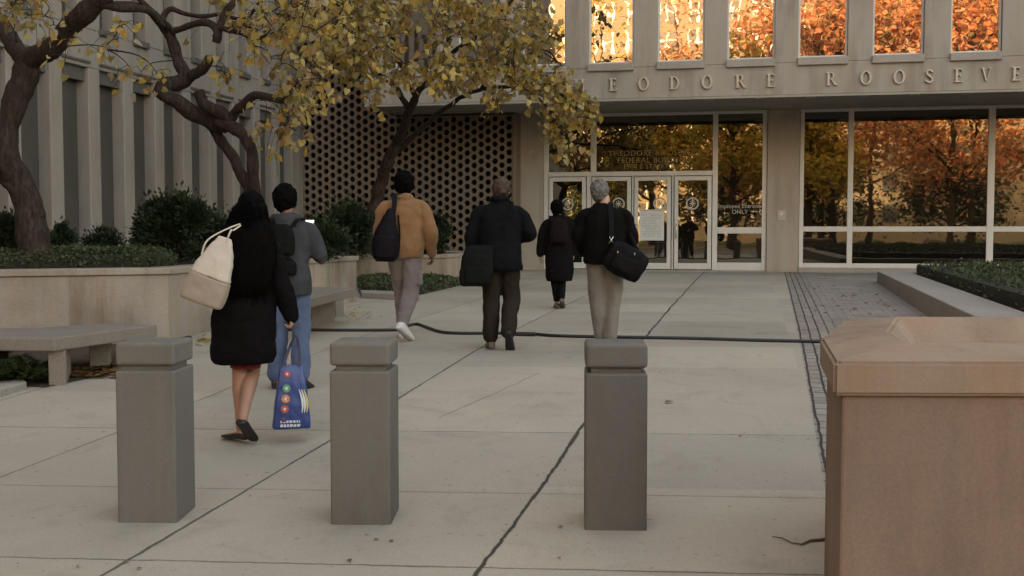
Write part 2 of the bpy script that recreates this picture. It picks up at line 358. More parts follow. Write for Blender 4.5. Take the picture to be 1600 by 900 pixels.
# ------------------------------------------------------------------ lettering
def glyph(ch):
    """serif capital as list of polygons in a unit-high box; returns (polys, width)"""
    T, t, s = .17, .075, .06
    P = []
    def bar(x0, y0, x1, y1): P.append([(x0, y0), (x1, y0), (x1, y1), (x0, y1)])
    def serif(xc, y, w=.30):
        bar(xc-w/2, y, xc+w/2, y+s)
    def ring(cx, cy, rx, ry, a0, a1, ix, iy, n=22):
        for i in range(n):
            A = math.radians(a0+(a1-a0)*i/n); B = math.radians(a0+(a1-a0)*(i+1)/n)
            P.append([(cx+rx*math.cos(A), cy+ry*math.sin(A)), (cx+rx*math.cos(B), cy+ry*math.sin(B)), (cx+ix*math.cos(B), cy+iy*math.sin(B)), (cx+ix*math.cos(A), cy+iy*math.sin(A))])
    if ch == 'O': ring(.42, .5, .42, .52, 0, 360, .25, .44, 36); return P, .84
    if ch == 'H':
        for x in (.16, .66): bar(x-T/2, s, x+T/2, 1-s); serif(x, 0); serif(x, 1-s)
        bar(.16+T/2, .47, .66-T/2, .47+t); return P, .82
    if ch == 'E':
        bar(.12, s, .12+T, 1-s); bar(.03, 0, .62, t); bar(.03, 1-t, .58, 1); bar(.12+T, .48, .48, .48+t)
        bar(.57, t, .62, .2); bar(.53, .82, .58, 1-t); bar(.44, .40, .48, .48); bar(.44, .48+t, .48, .61); return P, .64
    if ch == 'L': bar(.12, s, .12+T, 1-s); bar(.03, 0, .60, t); serif(.195, 1-s); bar(.55, t, .60, .22); return P, .62
    if ch == 'T':
        bar(.34-T/2, s, .34+T/2, 1-t); serif(.34, 0); bar(0, 1-t, .68, 1); bar(0, .80, .045, 1-t); bar(.635, .80, .68, 1-t); return P, .68
    if ch == 'D':
        bar(.12, s, .12+T, 1-s); bar(.03, 0, .36, t); bar(.03, 1-t, .36, 1); ring(.36, .5, .42, .5, -90, 90, .27, .5-t); return P, .80
    if ch == 'R':
        bar(.12, s, .12+T, 1-s); serif(.195, 0); bar(.03, 1-t, .36, 1); bar(.12+T, .46, .36, .46+t)
        ring(.36, .73, .28, .27, -90, 90, .15, .27-t, 16)
        P.append([(.36, .46), (.50, .46), (.80, s), (.64, s)]); bar(.62, 0, .86, s); return P, .84
    if ch == 'S':
        ring(.30, .745, .25, .265, 20, 250, .13, .265-t*1.6, 16); ring(.30, .245, .27, .255, 70, -160, .14, .255-t*1.6, 16)
        P.append([(.16, .60), (.30, .62), (.44, .40), (.32, .38)]); bar(.50, .76, .545, .95); bar(.03, .05, .075, .24); return P, .60
    if ch == 'V':
        P.append([(.30, .02), (.38, .02), (.20, 1-s), (.04, 1-s)]); P.append([(.34, .02), (.40, .10), (.64, 1-s), (.585, 1-s)]); bar(-.02, 1-s, .28, 1); bar(.50, 1-s, .74, 1); return P, .72
    return P, .5
def letter_mesh(ch, h, dep):
    polys, w = glyph(ch); mb = MB()
    for k, p in enumerate(polys):
        A = sum(p[i][0]*p[(i+1)%4][1]-p[(i+1)%4][0]*p[i][1] for i in range(4))
        if A < 0: p = p[::-1]
        d = dep+(k % 5)*.0007
        vs = [((x-w/2)*h, 0, y*h) for x, y in p]+[((x-w/2)*h, -d, y*h) for x, y in p]
        mb.add(vs, [(0, 1, 2, 3), (7, 6, 5, 4)]+[(i, 4+i, 4+(i+1) % 4, (i+1) % 4) for i in range(4)])
    return mb
def text_obj(name, s, size, loc, m, parent, ext=.002, align='CENTER', space=1.0):
    cu = bpy.data.curves.new(name, 'FONT'); cu.body = s; cu.size = size; cu.extrude = ext; cu.align_x = align; cu.space_character = space; cu.resolution_u = 3
    t = bpy.data.objects.new('tmp_text', cu); COL.objects.link(t)
    dg = bpy.context.evaluated_depsgraph_get(); me = bpy.data.meshes.new_from_object(t.evaluated_get(dg)); bpy.data.objects.remove(t)
    o = from_mesh(name, me, m, parent); o.location = loc; o.rotation_euler = (math.pi/2, 0, 0); return o

# ------------------------------------------------------------------ office building (front)
YF, YG, ZS = 26.0, 29.2, 4.09          # fascia plane, glazing plane, soffit height
front = tag(empty('office_building', (1, 29, 0)), 'pale stone office building with glazed entrance under a lettered overhang', 'building')
def rel(parent, o):                    # keep world position under a parent that is an unrotated empty
    o.location = Vector(o.location)-Vector(parent.location); return o
def PB(mb, name, m, parent=front, **k):
    o = mb.build(name, m, parent, **k)
    root = parent
    off = Vector((0, 0, 0)); q = parent
    while q is not None: off += Vector(q.location); q = q.parent
    o.location = -off; return o
TOP = 27.0
wins = [(-8.43, -7.38), (-6.85, -5.80), (-5.30, -4.25), (-3.72, -2.67), (-2.13, -1.07), (-.56, .49), (1.0, 2.06), (2.59, 3.66), (4.21, 5.25), (5.8, 6.85), (7.38, 8.43), (8.96, 10.01), (10.54, 11.6)]
ZW0, ZW1 = 4.80, 7.7
mb = MB(); XL = -9.2
mb.box(XL, 40, YF, YF+.45, ZS, ZW0)                     # lettered band
xs = [XL]+[v for w in wins for v in w]+[40]
for i in range(0, len(xs), 2): mb.box(xs[i], xs[i+1], YF+.0, YF+.45, ZW0+.002, ZW1)
mb.box(XL, 40, YF, YF+.45, ZW1+.002, 11.0)
PB(mb, 'wall', M_wall, bevel=.012)
mb = MB()
mb.box(XL-3, 60, YF+.1, YF+24, 11.005, TOP); mb.box(XL+.003, 60, YF+.46, YF+.8, ZW0-.3, 11.0); mb.box(12, 60, YG+.2, YG+12, 0, 11)
mb.box(-12.4, 12, YG+.6, YG+12, 0, 10.99); mb.box(12.01, 60, YF, YF+.4, ZS, 11.0)
PB(mb, 'upper_storeys', M_wall)
PB(MB().box(XL+.01, 40, YF+.02, YG+.25, ZS+.0, ZS+.25).box(XL+.01, 40, YF+.0, YF+.02, ZS-.05, ZS-.002), 'soffit', M_soffit)
for i, x in enumerate([-8.1, -6.9, -5.7, -4.5, -3.3, -2.05, -.95, .2, 1.3, 2.45, 3.55, 4.65, 5.8]):
    mb = MB(); n = 16
    for k in range(n):
        a, b = 2*math.pi*k/n, 2*math.pi*(k+1)/n
        q = [(x+r*math.cos(t), YF+.42+r*math.sin(t)) for r, t in ((.11, a), (.11, b), (.08, b), (.08, a))]
        mb.prism(q, ZS-.018, ZS-.0015)
    dl = PB(mb, 'downlight', M_alu)
    PB(MB().tube([(x, YF+.42, ZS-.006), (x, YF+.42, ZS-.002)], .08, 16), 'lens', M_dark, dl)
# upper windows
for i, (a, b) in enumerate(wins):
    mb = MB(); f = .045; y0, y1 = YF+.13, YF+.21
    mb.box(a+.002, a+f, y0, y1, ZW0+.10, ZW1-.002); mb.box(b-f, b-.002, y0, y1, ZW0+.10, ZW1-.002)
    mb.box(a+f, b-f, y0, y1, ZW0+.10, ZW0+.155); mb.box(a+f, b-f, y0, y1, ZW1-.06, ZW1-.002)
    w = PB(mb, 'window', M_alu)
    PB(MB().box(a+f-.004, b-f+.004, YF+.17, YF+.19, ZW0+.14, ZW1-.05), 'pane', M_gl_up, w)
    PB(MB().box(a-.01, b+.01, YF-.07, YF+.15, ZW0-.07, ZW0+.10), 'sill', M_kerb, w, bevel=.012)
# letters, one part each
LZ = 4.27
for ch, px in zip('THEODORE', (858, 906, 958, 1006, 1054, 1105, 1157, 1204)):
    o = letter_mesh(ch, .29, .055).build('letter', M_letter, front); p = atY(px, 132, YF); o.location = Vector((p.x, YF-.002, LZ))-front.location
p0 = atY(1299, 120, YF).x
for i, (ch, px) in enumerate(zip('ROOSEVELT', (1299, 1353, 1405, 1452, 1497, 1541, 1587, 1632, 1678))):
    o = letter_mesh(ch, .29, .055).build('letter', M_letter, front); o.location = Vector((atY(px, 120, YF).x, YF-.002, LZ))-front.location

# ground floor: piers
for a_, b_ in ((-6.20, -5.34), (.40, 1.19), (12, 13)): PB(MB().box(a_, b_, YG-.12, YG+.5, .0, ZS-.002), 'pillar', M_pier, bevel=.01)
PB(MB().box(.66, .86, YG-.14, YG-.121, 1.30, 1.56), 'wall_plaque', M_whitevin, bevel=.005)
PB(MB().tube([(.76, YG-.1425, 1.47), (.76, YG-.1405, 1.47)], .045, 14), 'plaque_mark', M_steel)
# glazing frames
def frame_bars(name, bars, parent=front, y0=YG-.05, y1=YG+.05, m=M_alu):
    mb = MB()
    for (x0, x1, z0, z1) in bars: mb.box(x0, x1, y0, y1, z0, z1)
    return PB(mb, name, m, parent, bevel=.006, seg=1)
ZB, ZT = .03, ZS-.003
st = frame_bars('storefront_frame', [(-5.335, -5.21, ZB, ZT), (-4.10, -3.95, 2.58, ZT-.08), (-.96, -.83, ZB, ZT), (.28, .395, ZB, ZT),
    (-5.208, -.962, 2.46, 2.578), (-5.208, -4.102, ZT-.08, ZT), (-3.948, -.962, ZT-.08, ZT), (-.828, .278, ZT-.08, ZT), (-.828, .278, .97, 1.13), (-.828, .278, ZB, .23),
    (-4.20, -4.07, ZB, 2.458), (-3.02, -2.97, ZB, 2.458), (-1.99, -1.94, ZB, 2.458)])
for (x0, x1, z0, z1) in [(-5.22, -4.09, 2.57, ZT-.07), (-3.96, -.95, 2.57, ZT-.07), (-.84, .29, 1.12, ZT-.07), (-.84, .29, .22, .98)]:
    PB(MB().box(x0, x1, YG-.01, YG+.012, z0, z1), 'pane', M_gl_low, st)
st2 = frame_bars('window_wall_frame', [(1.20, 1.30, ZB, ZT), (2.36, 2.49, ZB, ZT), (5.63, 5.79, ZB, ZT), (8.9, 9.04, ZB, ZT), (11.9, 12.0, ZB, ZT)]
    + [(a, b, z0, z1) for a, b in ((1.302, 2.358), (2.492, 5.628), (5.792, 8.898), (9.042, 11.898)) for z0, z1 in ((ZT-.08, ZT), (1.02, 1.15), (ZB, .23))])
for a, b in ((1.29, 2.37), (2.48, 5.64), (5.78, 8.91), (9.03, 11.91)):
    for z0, z1 in ((1.14, ZT-.07), (.22, 1.03)):
        PB(MB().box(a, b, YG-.01, YG+.012, z0, z1), 'pane', M_gl_low, st2)
# doors
def seal(parent, x, z, r=.165):
    mb = MB(); n = 28; y = YG-.035
    for k in range(n):
        a, b = 2*math.pi*k/n, 2*math.pi*(k+1)/n
        vs = [(x+R*math.cos(t), y, z+R*math.sin(t)) for R, t in ((r, a), (r, b), (r*.76, b), (r*.76, a))]
        mb.add(vs, [(0, 1, 2, 3), (3, 2, 1, 0)][:1])
    for L1, L2 in ((.62, .20), (.20, .62)):
        mb.add([(x+a_*r, y-.001-.0005*(L1 > .5), z+b_*r) for a_, b_ in ((L1, 0), (0, L2), (-L1, 0), (0, -L2))], [(0, 1, 2, 3)])
    for q_ in range(4):
        t_ = math.pi/4+q_*math.pi/2; cx_, cz_ = x+.44*r*math.cos(t_), z+.44*r*math.sin(t_)
        mb.add([(cx_+.10*r*math.cos(k_*1.257), y-.001, cz_+.10*r*math.sin(k_*1.257)) for k_ in range(5)], [(0, 1, 2, 3, 4)])
    return PB(mb, 'seal_decal', M_whitevin, parent)
for (a, b, hs, sx) in ((-5.19, -4.22, 1, -4.70), (-4.05, -3.04, -1, -3.36), (-2.95, -2.01, -1, -2.30), (-1.92, -.98, -1, -1.46)):
    d = frame_bars('door', [(a, a+.10, .05, 2.44), (b-.10, b, .05, 2.44), (a+.102, b-.102, 2.33, 2.44), (a+.102, b-.102, .05, .21)], front, YG-.09, YG-.04)
    PB(MB().box(a+.09, b-.09, YG-.075, YG-.055, .20, 2.34), 'pane', M_gl_low, d)
    hx = a+.055 if hs < 0 else b-.055
    PB(MB().tube([(hx, YG-.09, 1.22), (hx, YG-.16, 1.20), (hx, YG-.17, 1.10), (hx, YG-.17, .98), (hx, YG-.16, .88), (hx, YG-.09, .86)], .016, 8), 'door_handle', M_steel, d, smooth=True)
    s = seal(d, sx, 1.74); s.location.y -= .045
notice = tag(MB().box(0, .62, -.012, 0, 0, .80).build('notice_board', M_paper, bevel=.01), 'white framed notice hanging on the third entrance door from the left', 'notice')
notice.location = (-2.80, YG-.095, .79)
from_mesh('header_band', MB().box(.02, .60, -.0145, -.0125, .76, .79).mesh(), M_letter, notice)
nm = MB(); RN = random.Random(4)
for k in range(15):
    x = .06
    while x < .54:
        w_ = RN.uniform(.02, .08); w_ = min(w_, .56-x)
        if RN.random() < .85: nm.box(x, x+w_, -.0134, -.0125, .68-.042*k, .690-.042*k)
        x += w_+.014
from_mesh('fine_print', nm.mesh(), simple('print_ink', (.25, .24, .23), .8, bmp=0), notice)
def front_text(s, size, px, py, m, space=1.0):
    p = atY(px, py, YG-.02); return text_obj('glass_lettering', s, size, Vector((p.x, YG-.014, p.z))-front.location, m, front, .0015, space=space)
front_text('THEODORE ROOSEVELT', .20, 1022, 243, M_gold, 1.1)
front_text('FEDERAL BUILDING', .20, 1022, 254, M_gold, 1.1)
front_text('1900 E STREET, NW', .17, 1022, 263, M_gold, 1.1)
front_text('Employee Entrance', .15, 1156, 325, M_whitevin); front_text('ONLY', .15, 1156, 334, M_whitevin)
PB(MB().box(-5.34, .40, YG-.35, YG-.13, .001, .035), 'door_sill', M_kerb)
PB(MB().box(1.19, 12, YG-.16, YG-.055, .001, .12), 'window_sill', M_kerb)

# perforated screen beside the entrance
def perforated(x0, x1, z0, z1, Y, pitch=.218, hole=.075, th=.10):
    mb = MB(); dx = pitch*.866; nc = int(round((x1-x0)/dx)); dx = (x1-x0)/nc; nr = int(round((z1-z0)/pitch)); pz = (z1-z0)/nr
    n = 12
    for c in range(nc):
        cx = x0+dx*(c+.5)
        off = .5 if c % 2 else 0.0
        rr = [(z0+pz*(r+off), z0+pz*(r+1+off)) for r in range(nr)]
        if off: rr = rr[:-1]; 
        if off:
            mb.box(cx-dx/2, cx+dx/2, Y, Y+th, z0, z0+pz*.5); mb.box(cx-dx/2, cx+dx/2, Y, Y+th, z1-pz*.5, z1)
        for (za, zb) in rr:
            cz = (za+zb)/2; hx, hz = dx/2, (zb-za)/2
            V = []
            for k in range(n):
                a = 2*math.pi*(k+.5)/n; ca, sa = math.cos(a), math.sin(a)
                t = min(hx/abs(ca) if abs(ca) > 1e-6 else 9, hz/abs(sa) if abs(sa) > 1e-6 else 9)
                V.append((cx+ca*t, Y, cz+sa*t)); 
            corners = {}
            I = [(cx+hole*1.02*math.cos(2*math.pi*(k+.5)/n), Y, cz+hole*1.05*math.sin(2*math.pi*(k+.5)/n)) for k in range(n)]
            B = [(x, Y+th, z) for x, _, z in I]
            b = len(mb.v); mb.v += V+I+B
            for k in range(n):
                k2 = (k+1) % n
                mb.f.append((b+k, b+k2, b+n+k2, b+n+k)); mb.m.append(0)
                mb.f.append((b+n+k, b+n+k2, b+2*n+k2, b+2*n+k)); mb.m.append(0)
            # corner fillers
            for sx_, sz_ in ((1, 1), (-1, 1), (-1, -1), (1, -1)):
                q = [k for k in range(n)]
                best = None
                for k in range(n):
                    p, r = V[k], V[(k+1) % n]
                    if (abs(p[0]-(cx+sx_*hx)) < 1e-6) != (abs(r[0]-(cx+sx_*hx)) < 1e-6) and (p[2]-cz)*sz_ > 0 and (r[2]-cz)*sz_ > 0 and (p[0]-cx+r[0]-cx)*sx_ > 0:
                        best = k
                if best is not None:
                    mb.v.append((cx+sx_*hx, Y, cz+sz_*hz)); mb.f.append((b+best, len(mb.v)-1, b+(best+1) % n)); mb.m.append(0)
    return mb
screen = tag(empty('screen_wall', (-9, 28.5, 0)), 'brown stone screen wall pierced by rows of round holes, beside the entrance', 'wall')
mb = perforated(-9.21, -6.05, .34, 4.05, 28.5)
PB(mb, 'perforated_panel', M_screen, screen)
PB(perforated(-12.0, -9.21, .34, 10.37, 28.5), 'perforated_panel', M_screen, screen)
PB(MB().box(-12.05, -6.04, 28.46, 28.75, 0, .335), 'plinth', M_lintel, screen)
PB(MB().box(-6.045, -5.95, 28.46, 29.1, 0, 4.06), 'frame', M_screen, screen, bevel=.01)
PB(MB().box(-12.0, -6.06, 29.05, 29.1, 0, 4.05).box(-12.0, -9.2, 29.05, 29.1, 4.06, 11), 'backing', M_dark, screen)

# ------------------------------------------------------------------ left wing
XW = -11.8
wing = tag(empty('office_wing', (-13, 18, 0)), 'long stone wing of the office with deep vertical window slots, behind the trees', 'building')
Yo = [atX(px, 300, XW).y for px in (101, 438)]; pitch = (Yo[1]-Yo[0])/8; ow = pitch*.69; REC = .26
mb = MB(); k0 = -7; slots = []
for k in range(k0, 9):
    y = Yo[0]+pitch*k; slots.append((y, y+ow))
    mb.box(XW-REC, XW, y+ow, y+pitch, 0, 4.02)
y_end = slots[-1][1]+(pitch-ow)
mb.box(XW-REC, XW, y_end+.001, 28.45, 0, 4.02)
y_beg = slots[0][0]-.001
ZU0, ZU1 = 4.72, 8.2
for (a, b) in slots:
    mb.box(XW-REC, XW, b-.22, b-.22+pitch-.001-(b-.22-a)*.0-.52, ZU0, ZU1) if False else None
uw = pitch*.40
for k in range(k0, 9):
    a = slots[k-k0][0]+.04
    mb.box(XW-REC, XW, a+uw, a+pitch, ZU0+.002, ZU1)
mb.box(XW-REC, XW, y_beg, 28.45, 4.022, ZU0); mb.box(XW-REC, XW, y_beg, 28.45, ZU1+.002, 11)
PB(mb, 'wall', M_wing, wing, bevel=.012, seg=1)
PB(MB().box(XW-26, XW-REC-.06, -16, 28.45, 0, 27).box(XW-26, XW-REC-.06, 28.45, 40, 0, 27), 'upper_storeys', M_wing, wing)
PB(MB().box(XW-REC-.05, XW-REC+.02, -16, y_beg, 0, 11), 'end_wall', M_wing, wing)
for k in range(k0, 9):
    a, b = slots[k-k0]
    w = PB(MB().box(XW-REC-.05, XW-REC+.01, a, b, 0, 4.02), 'window', M_wingglass, wing)
    PB(MB().box(XW-.02, XW+.035, a-.03, b+.04, 4.10, 4.14), 'lintel', M_lintel, w)
    PB(MB().box(XW-.16, XW-.08, a+.001, b-.001, 3.78, 4.018), 'slot_top_shade', M_lintel, w)  # dark box stands in for the shadow at the slot top
    a2 = a+.04
    w = PB(MB().box(XW-REC-.05, XW-REC+.01, a2, a2+uw, ZU0+.1, ZU1), 'window', M_wingglass, wing)
    PB(MB().box(XW-REC+.012, XW+.07, a2-.04, a2+uw+.03, ZU0-.06, ZU0+.06), 'sill', M_lintel, w, bevel=.008, seg=1)

# ------------------------------------------------------------------ bollards
def make_bollard():
    root = empty('bollard')
    w = .150
    MB().box(-w, w, -w, w, -.05, .765).build('post', M_bollard, root, bevel=.012, seg=3)
    MB().box(-w+.028, w-.028, -w+.028, w-.028, .7649, .792).build('neck', M_bollard, root)
    MB().box(-w, w, -w, w, .79, .905).build('cap', M_bollard, root, bevel=.018, seg=3)
    return root
bol = make_bollard()
for i, (px, py, tilt, lab) in enumerate(((230, 817, .17, 'square grey concrete bollard on the left, beside the person carrying two bags'),
        (563.5, 820, .17, 'square grey concrete bollard in the middle, just behind the blue shopping bag'),
        (962, 829, .16, 'square grey concrete bollard on the right, in front of the grey-haired person'))):
    b = bol if i == 0 else copy_tree(bol)
    g = gnd(px, py); a = tilt; n = Vector((-math.sin(a), math.cos(a), 0))
    b.location = (g.x+n.x*.15, g.y+n.y*.15, gz(g.y)); b.rotation_euler = (0, 0, a)
    tag(b, lab, 'bollard', 'concrete bollards across the plaza')

# ------------------------------------------------------------------ pink granite block
blk = tag(empty('granite_planter', (1.4, 5, gz(5))), 'large pink granite planter with a sloped rim, beside the brick strip', 'planter')
zt = .643; z0 = gz(4)-.03; zl = .643-.118; zr = .683
O = [(.285, 3.97), (.29, 4.82), (.46, 5.80), (3.6, 6.32), (3.6, 3.97+.19*3.3)]
c = Vector((1.9, 4.9))
def inset(poly, d):
    n = len(poly); out = []
    A = sum(poly[i][0]*poly[(i+1) % n][1]-poly[(i+1) % n][0]*poly[i][1] for i in range(n)); sg = 1 if A > 0 else -1
    for i in range(n):
        p0, p1, p2 = Vector(poly[i-1]), Vector(poly[i]), Vector(poly[(i+1) % n])
        e1 = (p1-p0).normalized(); e2 = (p2-p1).normalized()
        n1 = Vector((-e1.y, e1.x))*sg; n2 = Vector((-e2.y, e2.x))*sg
        b = (n1+n2); b = b/ max(.3, (1+n1.dot(n2)))
        out.append(tuple(p1+b*d))
    return out
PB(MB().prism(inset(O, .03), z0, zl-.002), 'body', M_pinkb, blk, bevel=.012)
I1 = inset(O, .27); I2 = inset(O, .36); n = len(O); mb = MB()
vs = [(x, y, zl) for x, y in O]+[(x, y, zt) for x, y in O]+[(x, y, zr) for x, y in I1]+[(x, y, zr-.11) for x, y in I2]
fs = [tuple(range(n))]; 
for r in range(3): fs += [(r*n+(i+1) % n, r*n+i, (r+1)*n+i, (r+1)*n+(i+1) % n) for i in range(n)]
fs.append(tuple(range(3*n, 4*n))[::-1])
mb.add(vs, fs); me = mb.mesh('rim'); bm = bmesh.new(); bm.from_mesh(me); bmesh.ops.recalc_face_normals(bm, faces=bm.faces)
bmesh.ops.bevel(bm, geom=list(bm.edges), offset=.012, segments=2, affect='EDGES', clamp_overlap=True); bm.to_mesh(me); bm.free()
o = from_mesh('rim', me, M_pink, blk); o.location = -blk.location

# ------------------------------------------------------------------ leaf helpers
def leaf_arrays(centres, normals_ups, sizes, shape='heart'):
    """each leaf: 2 halves folded along the midrib"""
    V = []; Fc = []
    if shape == 'heart':
        half = [(0, 0), (.34, -.16), (.54, .10), (.46, .45), (.22, .80), (0, 1.05)]
    elif shape == 'small':
        half = [(0, -.1), (.32, .3), (0, .95)]
    else:
        half = [(0, 0), (.13, .35), (.10, .8), (0, 1.3)]
    n = len(half)
    for (c, (d, w, nn), s) in zip(centres, normals_ups, sizes):
        b = len(V); fold = .25
        for x, y in half: V.append(c+(d*y+w*x+nn*abs(x)*fold)*s)
        for x, y in half[1:-1]: V.append(c+(d*y-w*x+nn*abs(x)*fold)*s)
        Fc.append(tuple(range(b, b+n)))
        Fc.append((b+n-1,)+tuple(b+n+i for i in reversed(range(n-2)))+(b,))
    return V, Fc
def frame_from(d, R):
    d = d.normalized(); r = Vector((R.uniform(-1, 1), R.uniform(-1, 1), R.uniform(-1, 1)))
    w = d.cross(r)
    if w.length < 1e-3: w = d.orthogonal()
    w.normalize(); return d, w, w.cross(d)
def leaves_mesh(cs, fr, sz, m, name, parent, shape='small'):
    V, Fc = leaf_arrays(cs, fr, sz, shape)
    me = bpy.data.meshes.new(name); me.from_pydata([tuple(v) for v in V], [], Fc); me.update()
    return from_mesh(name, me, m, parent)
def smoothpts(pts, k=4):
    """catmull-rom through points (lists of (Vector, radius))"""
    out = []
    n = len(pts)
    for i in range(n-1):
        p0, p1, p2, p3 = pts[max(i-1, 0)], pts[i], pts[i+1], pts[min(i+2, n-1)]
        for j in range(k):
            t = j/k; a = .5*((2*p1[0])+(p2[0]-p0[0])*t+(2*p0[0]-5*p1[0]+4*p2[0]-p3[0])*t*t+(-p0[0]+3*p1[0]-3*p2[0]+p3[0])*t**3)
            out.append((a, p1[1]*(1-t)+p2[1]*t))
    out.append(pts[-1]); return out
def branch(mb, pts, k=5, n=10, gnarl=.0, R=random):
    sp = smoothpts([(Vector(p), r) for p, r in pts], k)
    P_ = []; Q = []
    for i, (p, r) in enumerate(sp):
        q = p+Vector((noise.noise(p*3.1), noise.noise(p*3.1+Vector((9, 0, 0))), noise.noise(p*3.1+Vector((0, 9, 0)))))*gnarl
        P_.append(q); Q.append(r*(1+.16*noise.noise(p*7)+.10*noise.noise(p*17)))
    mb.tube(P_, Q, n); return P_

# ------------------------------------------------------------------ planters and beds
def planter(name, label, outline, ztop, wall_mat=M_planter, capt=.07, lip=.03, soil=True):
    root = tag(empty(name, (outline[0][0], outline[0][1], 0)), label, 'planter')
    A = sum(outline[i][0]*outline[(i+1) % len(outline)][1]-outline[(i+1) % len(outline)][0]*outline[i][1] for i in range(len(outline)))
    ol = outline if A > 0 else outline[::-1]
    PB(MB().prism(inset(ol, lip), lambda p: gz(p[1])-.05, ztop-capt-.002), 'wall', wall_mat, root, bevel=.01)
    inn = inset(ol, .36); n = len(ol); mb = MB()
    vs = [(x, y, ztop-capt) for x, y in ol]+[(x, y, ztop) for x, y in ol]+[(x, y, ztop) for x, y in inn]+[(x, y, ztop-.06) for x, y in inn]
    fs = [tuple(range(n))[::-1]]
    for r in range(3): fs += [(r*n+i, r*n+(i+1) % n, (r+1)*n+(i+1) % n, (r+1)*n+i) for i in range(n)]
    mb.add(vs, fs); PB(mb, 'cap', wall_mat, root, bevel=.01)
    q = inset(ol, .361)
    PB(MB().prism(q, ztop-.065, ztop-.03), 'soil', M_soil, root)
    return root
W0 = at(-220, 440, 10.4); W1 = at(265, 418, 12.2); W1b = at(330, 411, 13.2); W2 = at(561, 403, 17.6)
zt1 = .67
outline1 = [(W0.x-1.5, W0.y), (W1.x, W1.y), (W1b.x, W1b.y), (W2.x, W2.y), (-10.9, W2.y+.25), (-11.0, 6)]
planter1 = planter('stone_planter', 'long pale stone planter wall on the left, holding the trees and dark shrubs', outline1, zt1)
pb0, pb1 = atY(520, 430, 22.9), atY(696, 430, 22.9)
planter2 = planter('stone_planter', 'low stone planter in front of the pierced screen, behind the person in tan', [(-11.2, 22.9), (pb1.x, 22.9), (pb1.x, 27.3), (-11.2, 27.3)], .54)

def inpoly(x, y, poly):
    c = False; n = len(poly)
    for i in range(n):
        x1, y1 = poly[i]; x2, y2 = poly[(i+1) % n]
        if (y1 > y) != (y2 > y) and x < (x2-x1)*(y-y1)/(y2-y1)+x1: c = not c
    return c
def edge_dist(x, y, poly):
    best = 1e9; p = Vector((x, y))
    for i in range(len(poly)):
        a, b = Vector(poly[i]), Vector(poly[(i+1) % len(poly)]); ab = b-a; t = max(0, min(1, (p-a).dot(ab)/ab.length_squared))
        best = min(best, (p-(a+ab*t)).length)
    return best
def leafy_bed(name, label, cat, poly, zb, h, count, size, m, seed=1, kind=None, group=None, rough=.12, uprf=.5):
    """clipped groundcover: leaf-sized faces over an uneven top and skirt, around a dark core"""
    R = random.Random(seed); root = tag(empty(name, (poly[0][0], poly[0][1], zb)), label, cat, group, kind)
    cs = []; fr = []; sz = []
    xs_ = [p[0] for p in poly]; ys_ = [p[1] for p in poly]
    while len(cs) < count:
        x, y = R.uniform(min(xs_), max(xs_)), R.uniform(min(ys_), max(ys_))
        if not inpoly(x, y, poly): continue
        e = edge_dist(x, y, poly)
        hh = h*(1-.55*math.exp(-e/(h*.35)))+rough*(noise.noise(Vector((x*2.2, y*2.2, 1)))+.5*noise.noise(Vector((x*7, y*7, 3))))
        z = zb+hh-abs(R.gauss(0, .035)) if e > h*.5 or R.random() < .4 else zb+R.uniform(0, hh)
        d = Vector((R.gauss(0, 1), R.gauss(0, 1), R.gauss(uprf, .6)))
        cs.append(Vector((x, y, z))-root.location); fr.append(frame_from(d, R)); sz.append(size*R.uniform(.6, 1.35))
    leaves_mesh(cs, fr, sz, m, 'foliage', root)
    core = inset(poly if sum(poly[i][0]*poly[(i+1) % len(poly)][1]-poly[(i+1) % len(poly)][0]*poly[i][1] for i in range(len(poly))) > 0 else poly[::-1], .07)
    PB(MB().prism(core, zb, zb+h*.72), 'dark_core', M_leafcore, root)  # solid dark prism filling the bed under the leaves
    return root
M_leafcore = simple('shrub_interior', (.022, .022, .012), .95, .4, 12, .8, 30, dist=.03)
hb = [(W0.x-.9, W0.y+.45), (at(258, 418, 12.6).x, at(258, 418, 12.6).y+.15), (at(258, 418, 13.4).x, at(258, 418, 13.4).y+.3), (W0.x-.9, W0.y+1.9)]
leafy_bed('clipped_hedge', 'low clipped ivy hedge along the top of the left planter wall', 'hedge', hb, zt1-.03, .24, 9000, .042, M_leaf_bed, 3, rough=.05)
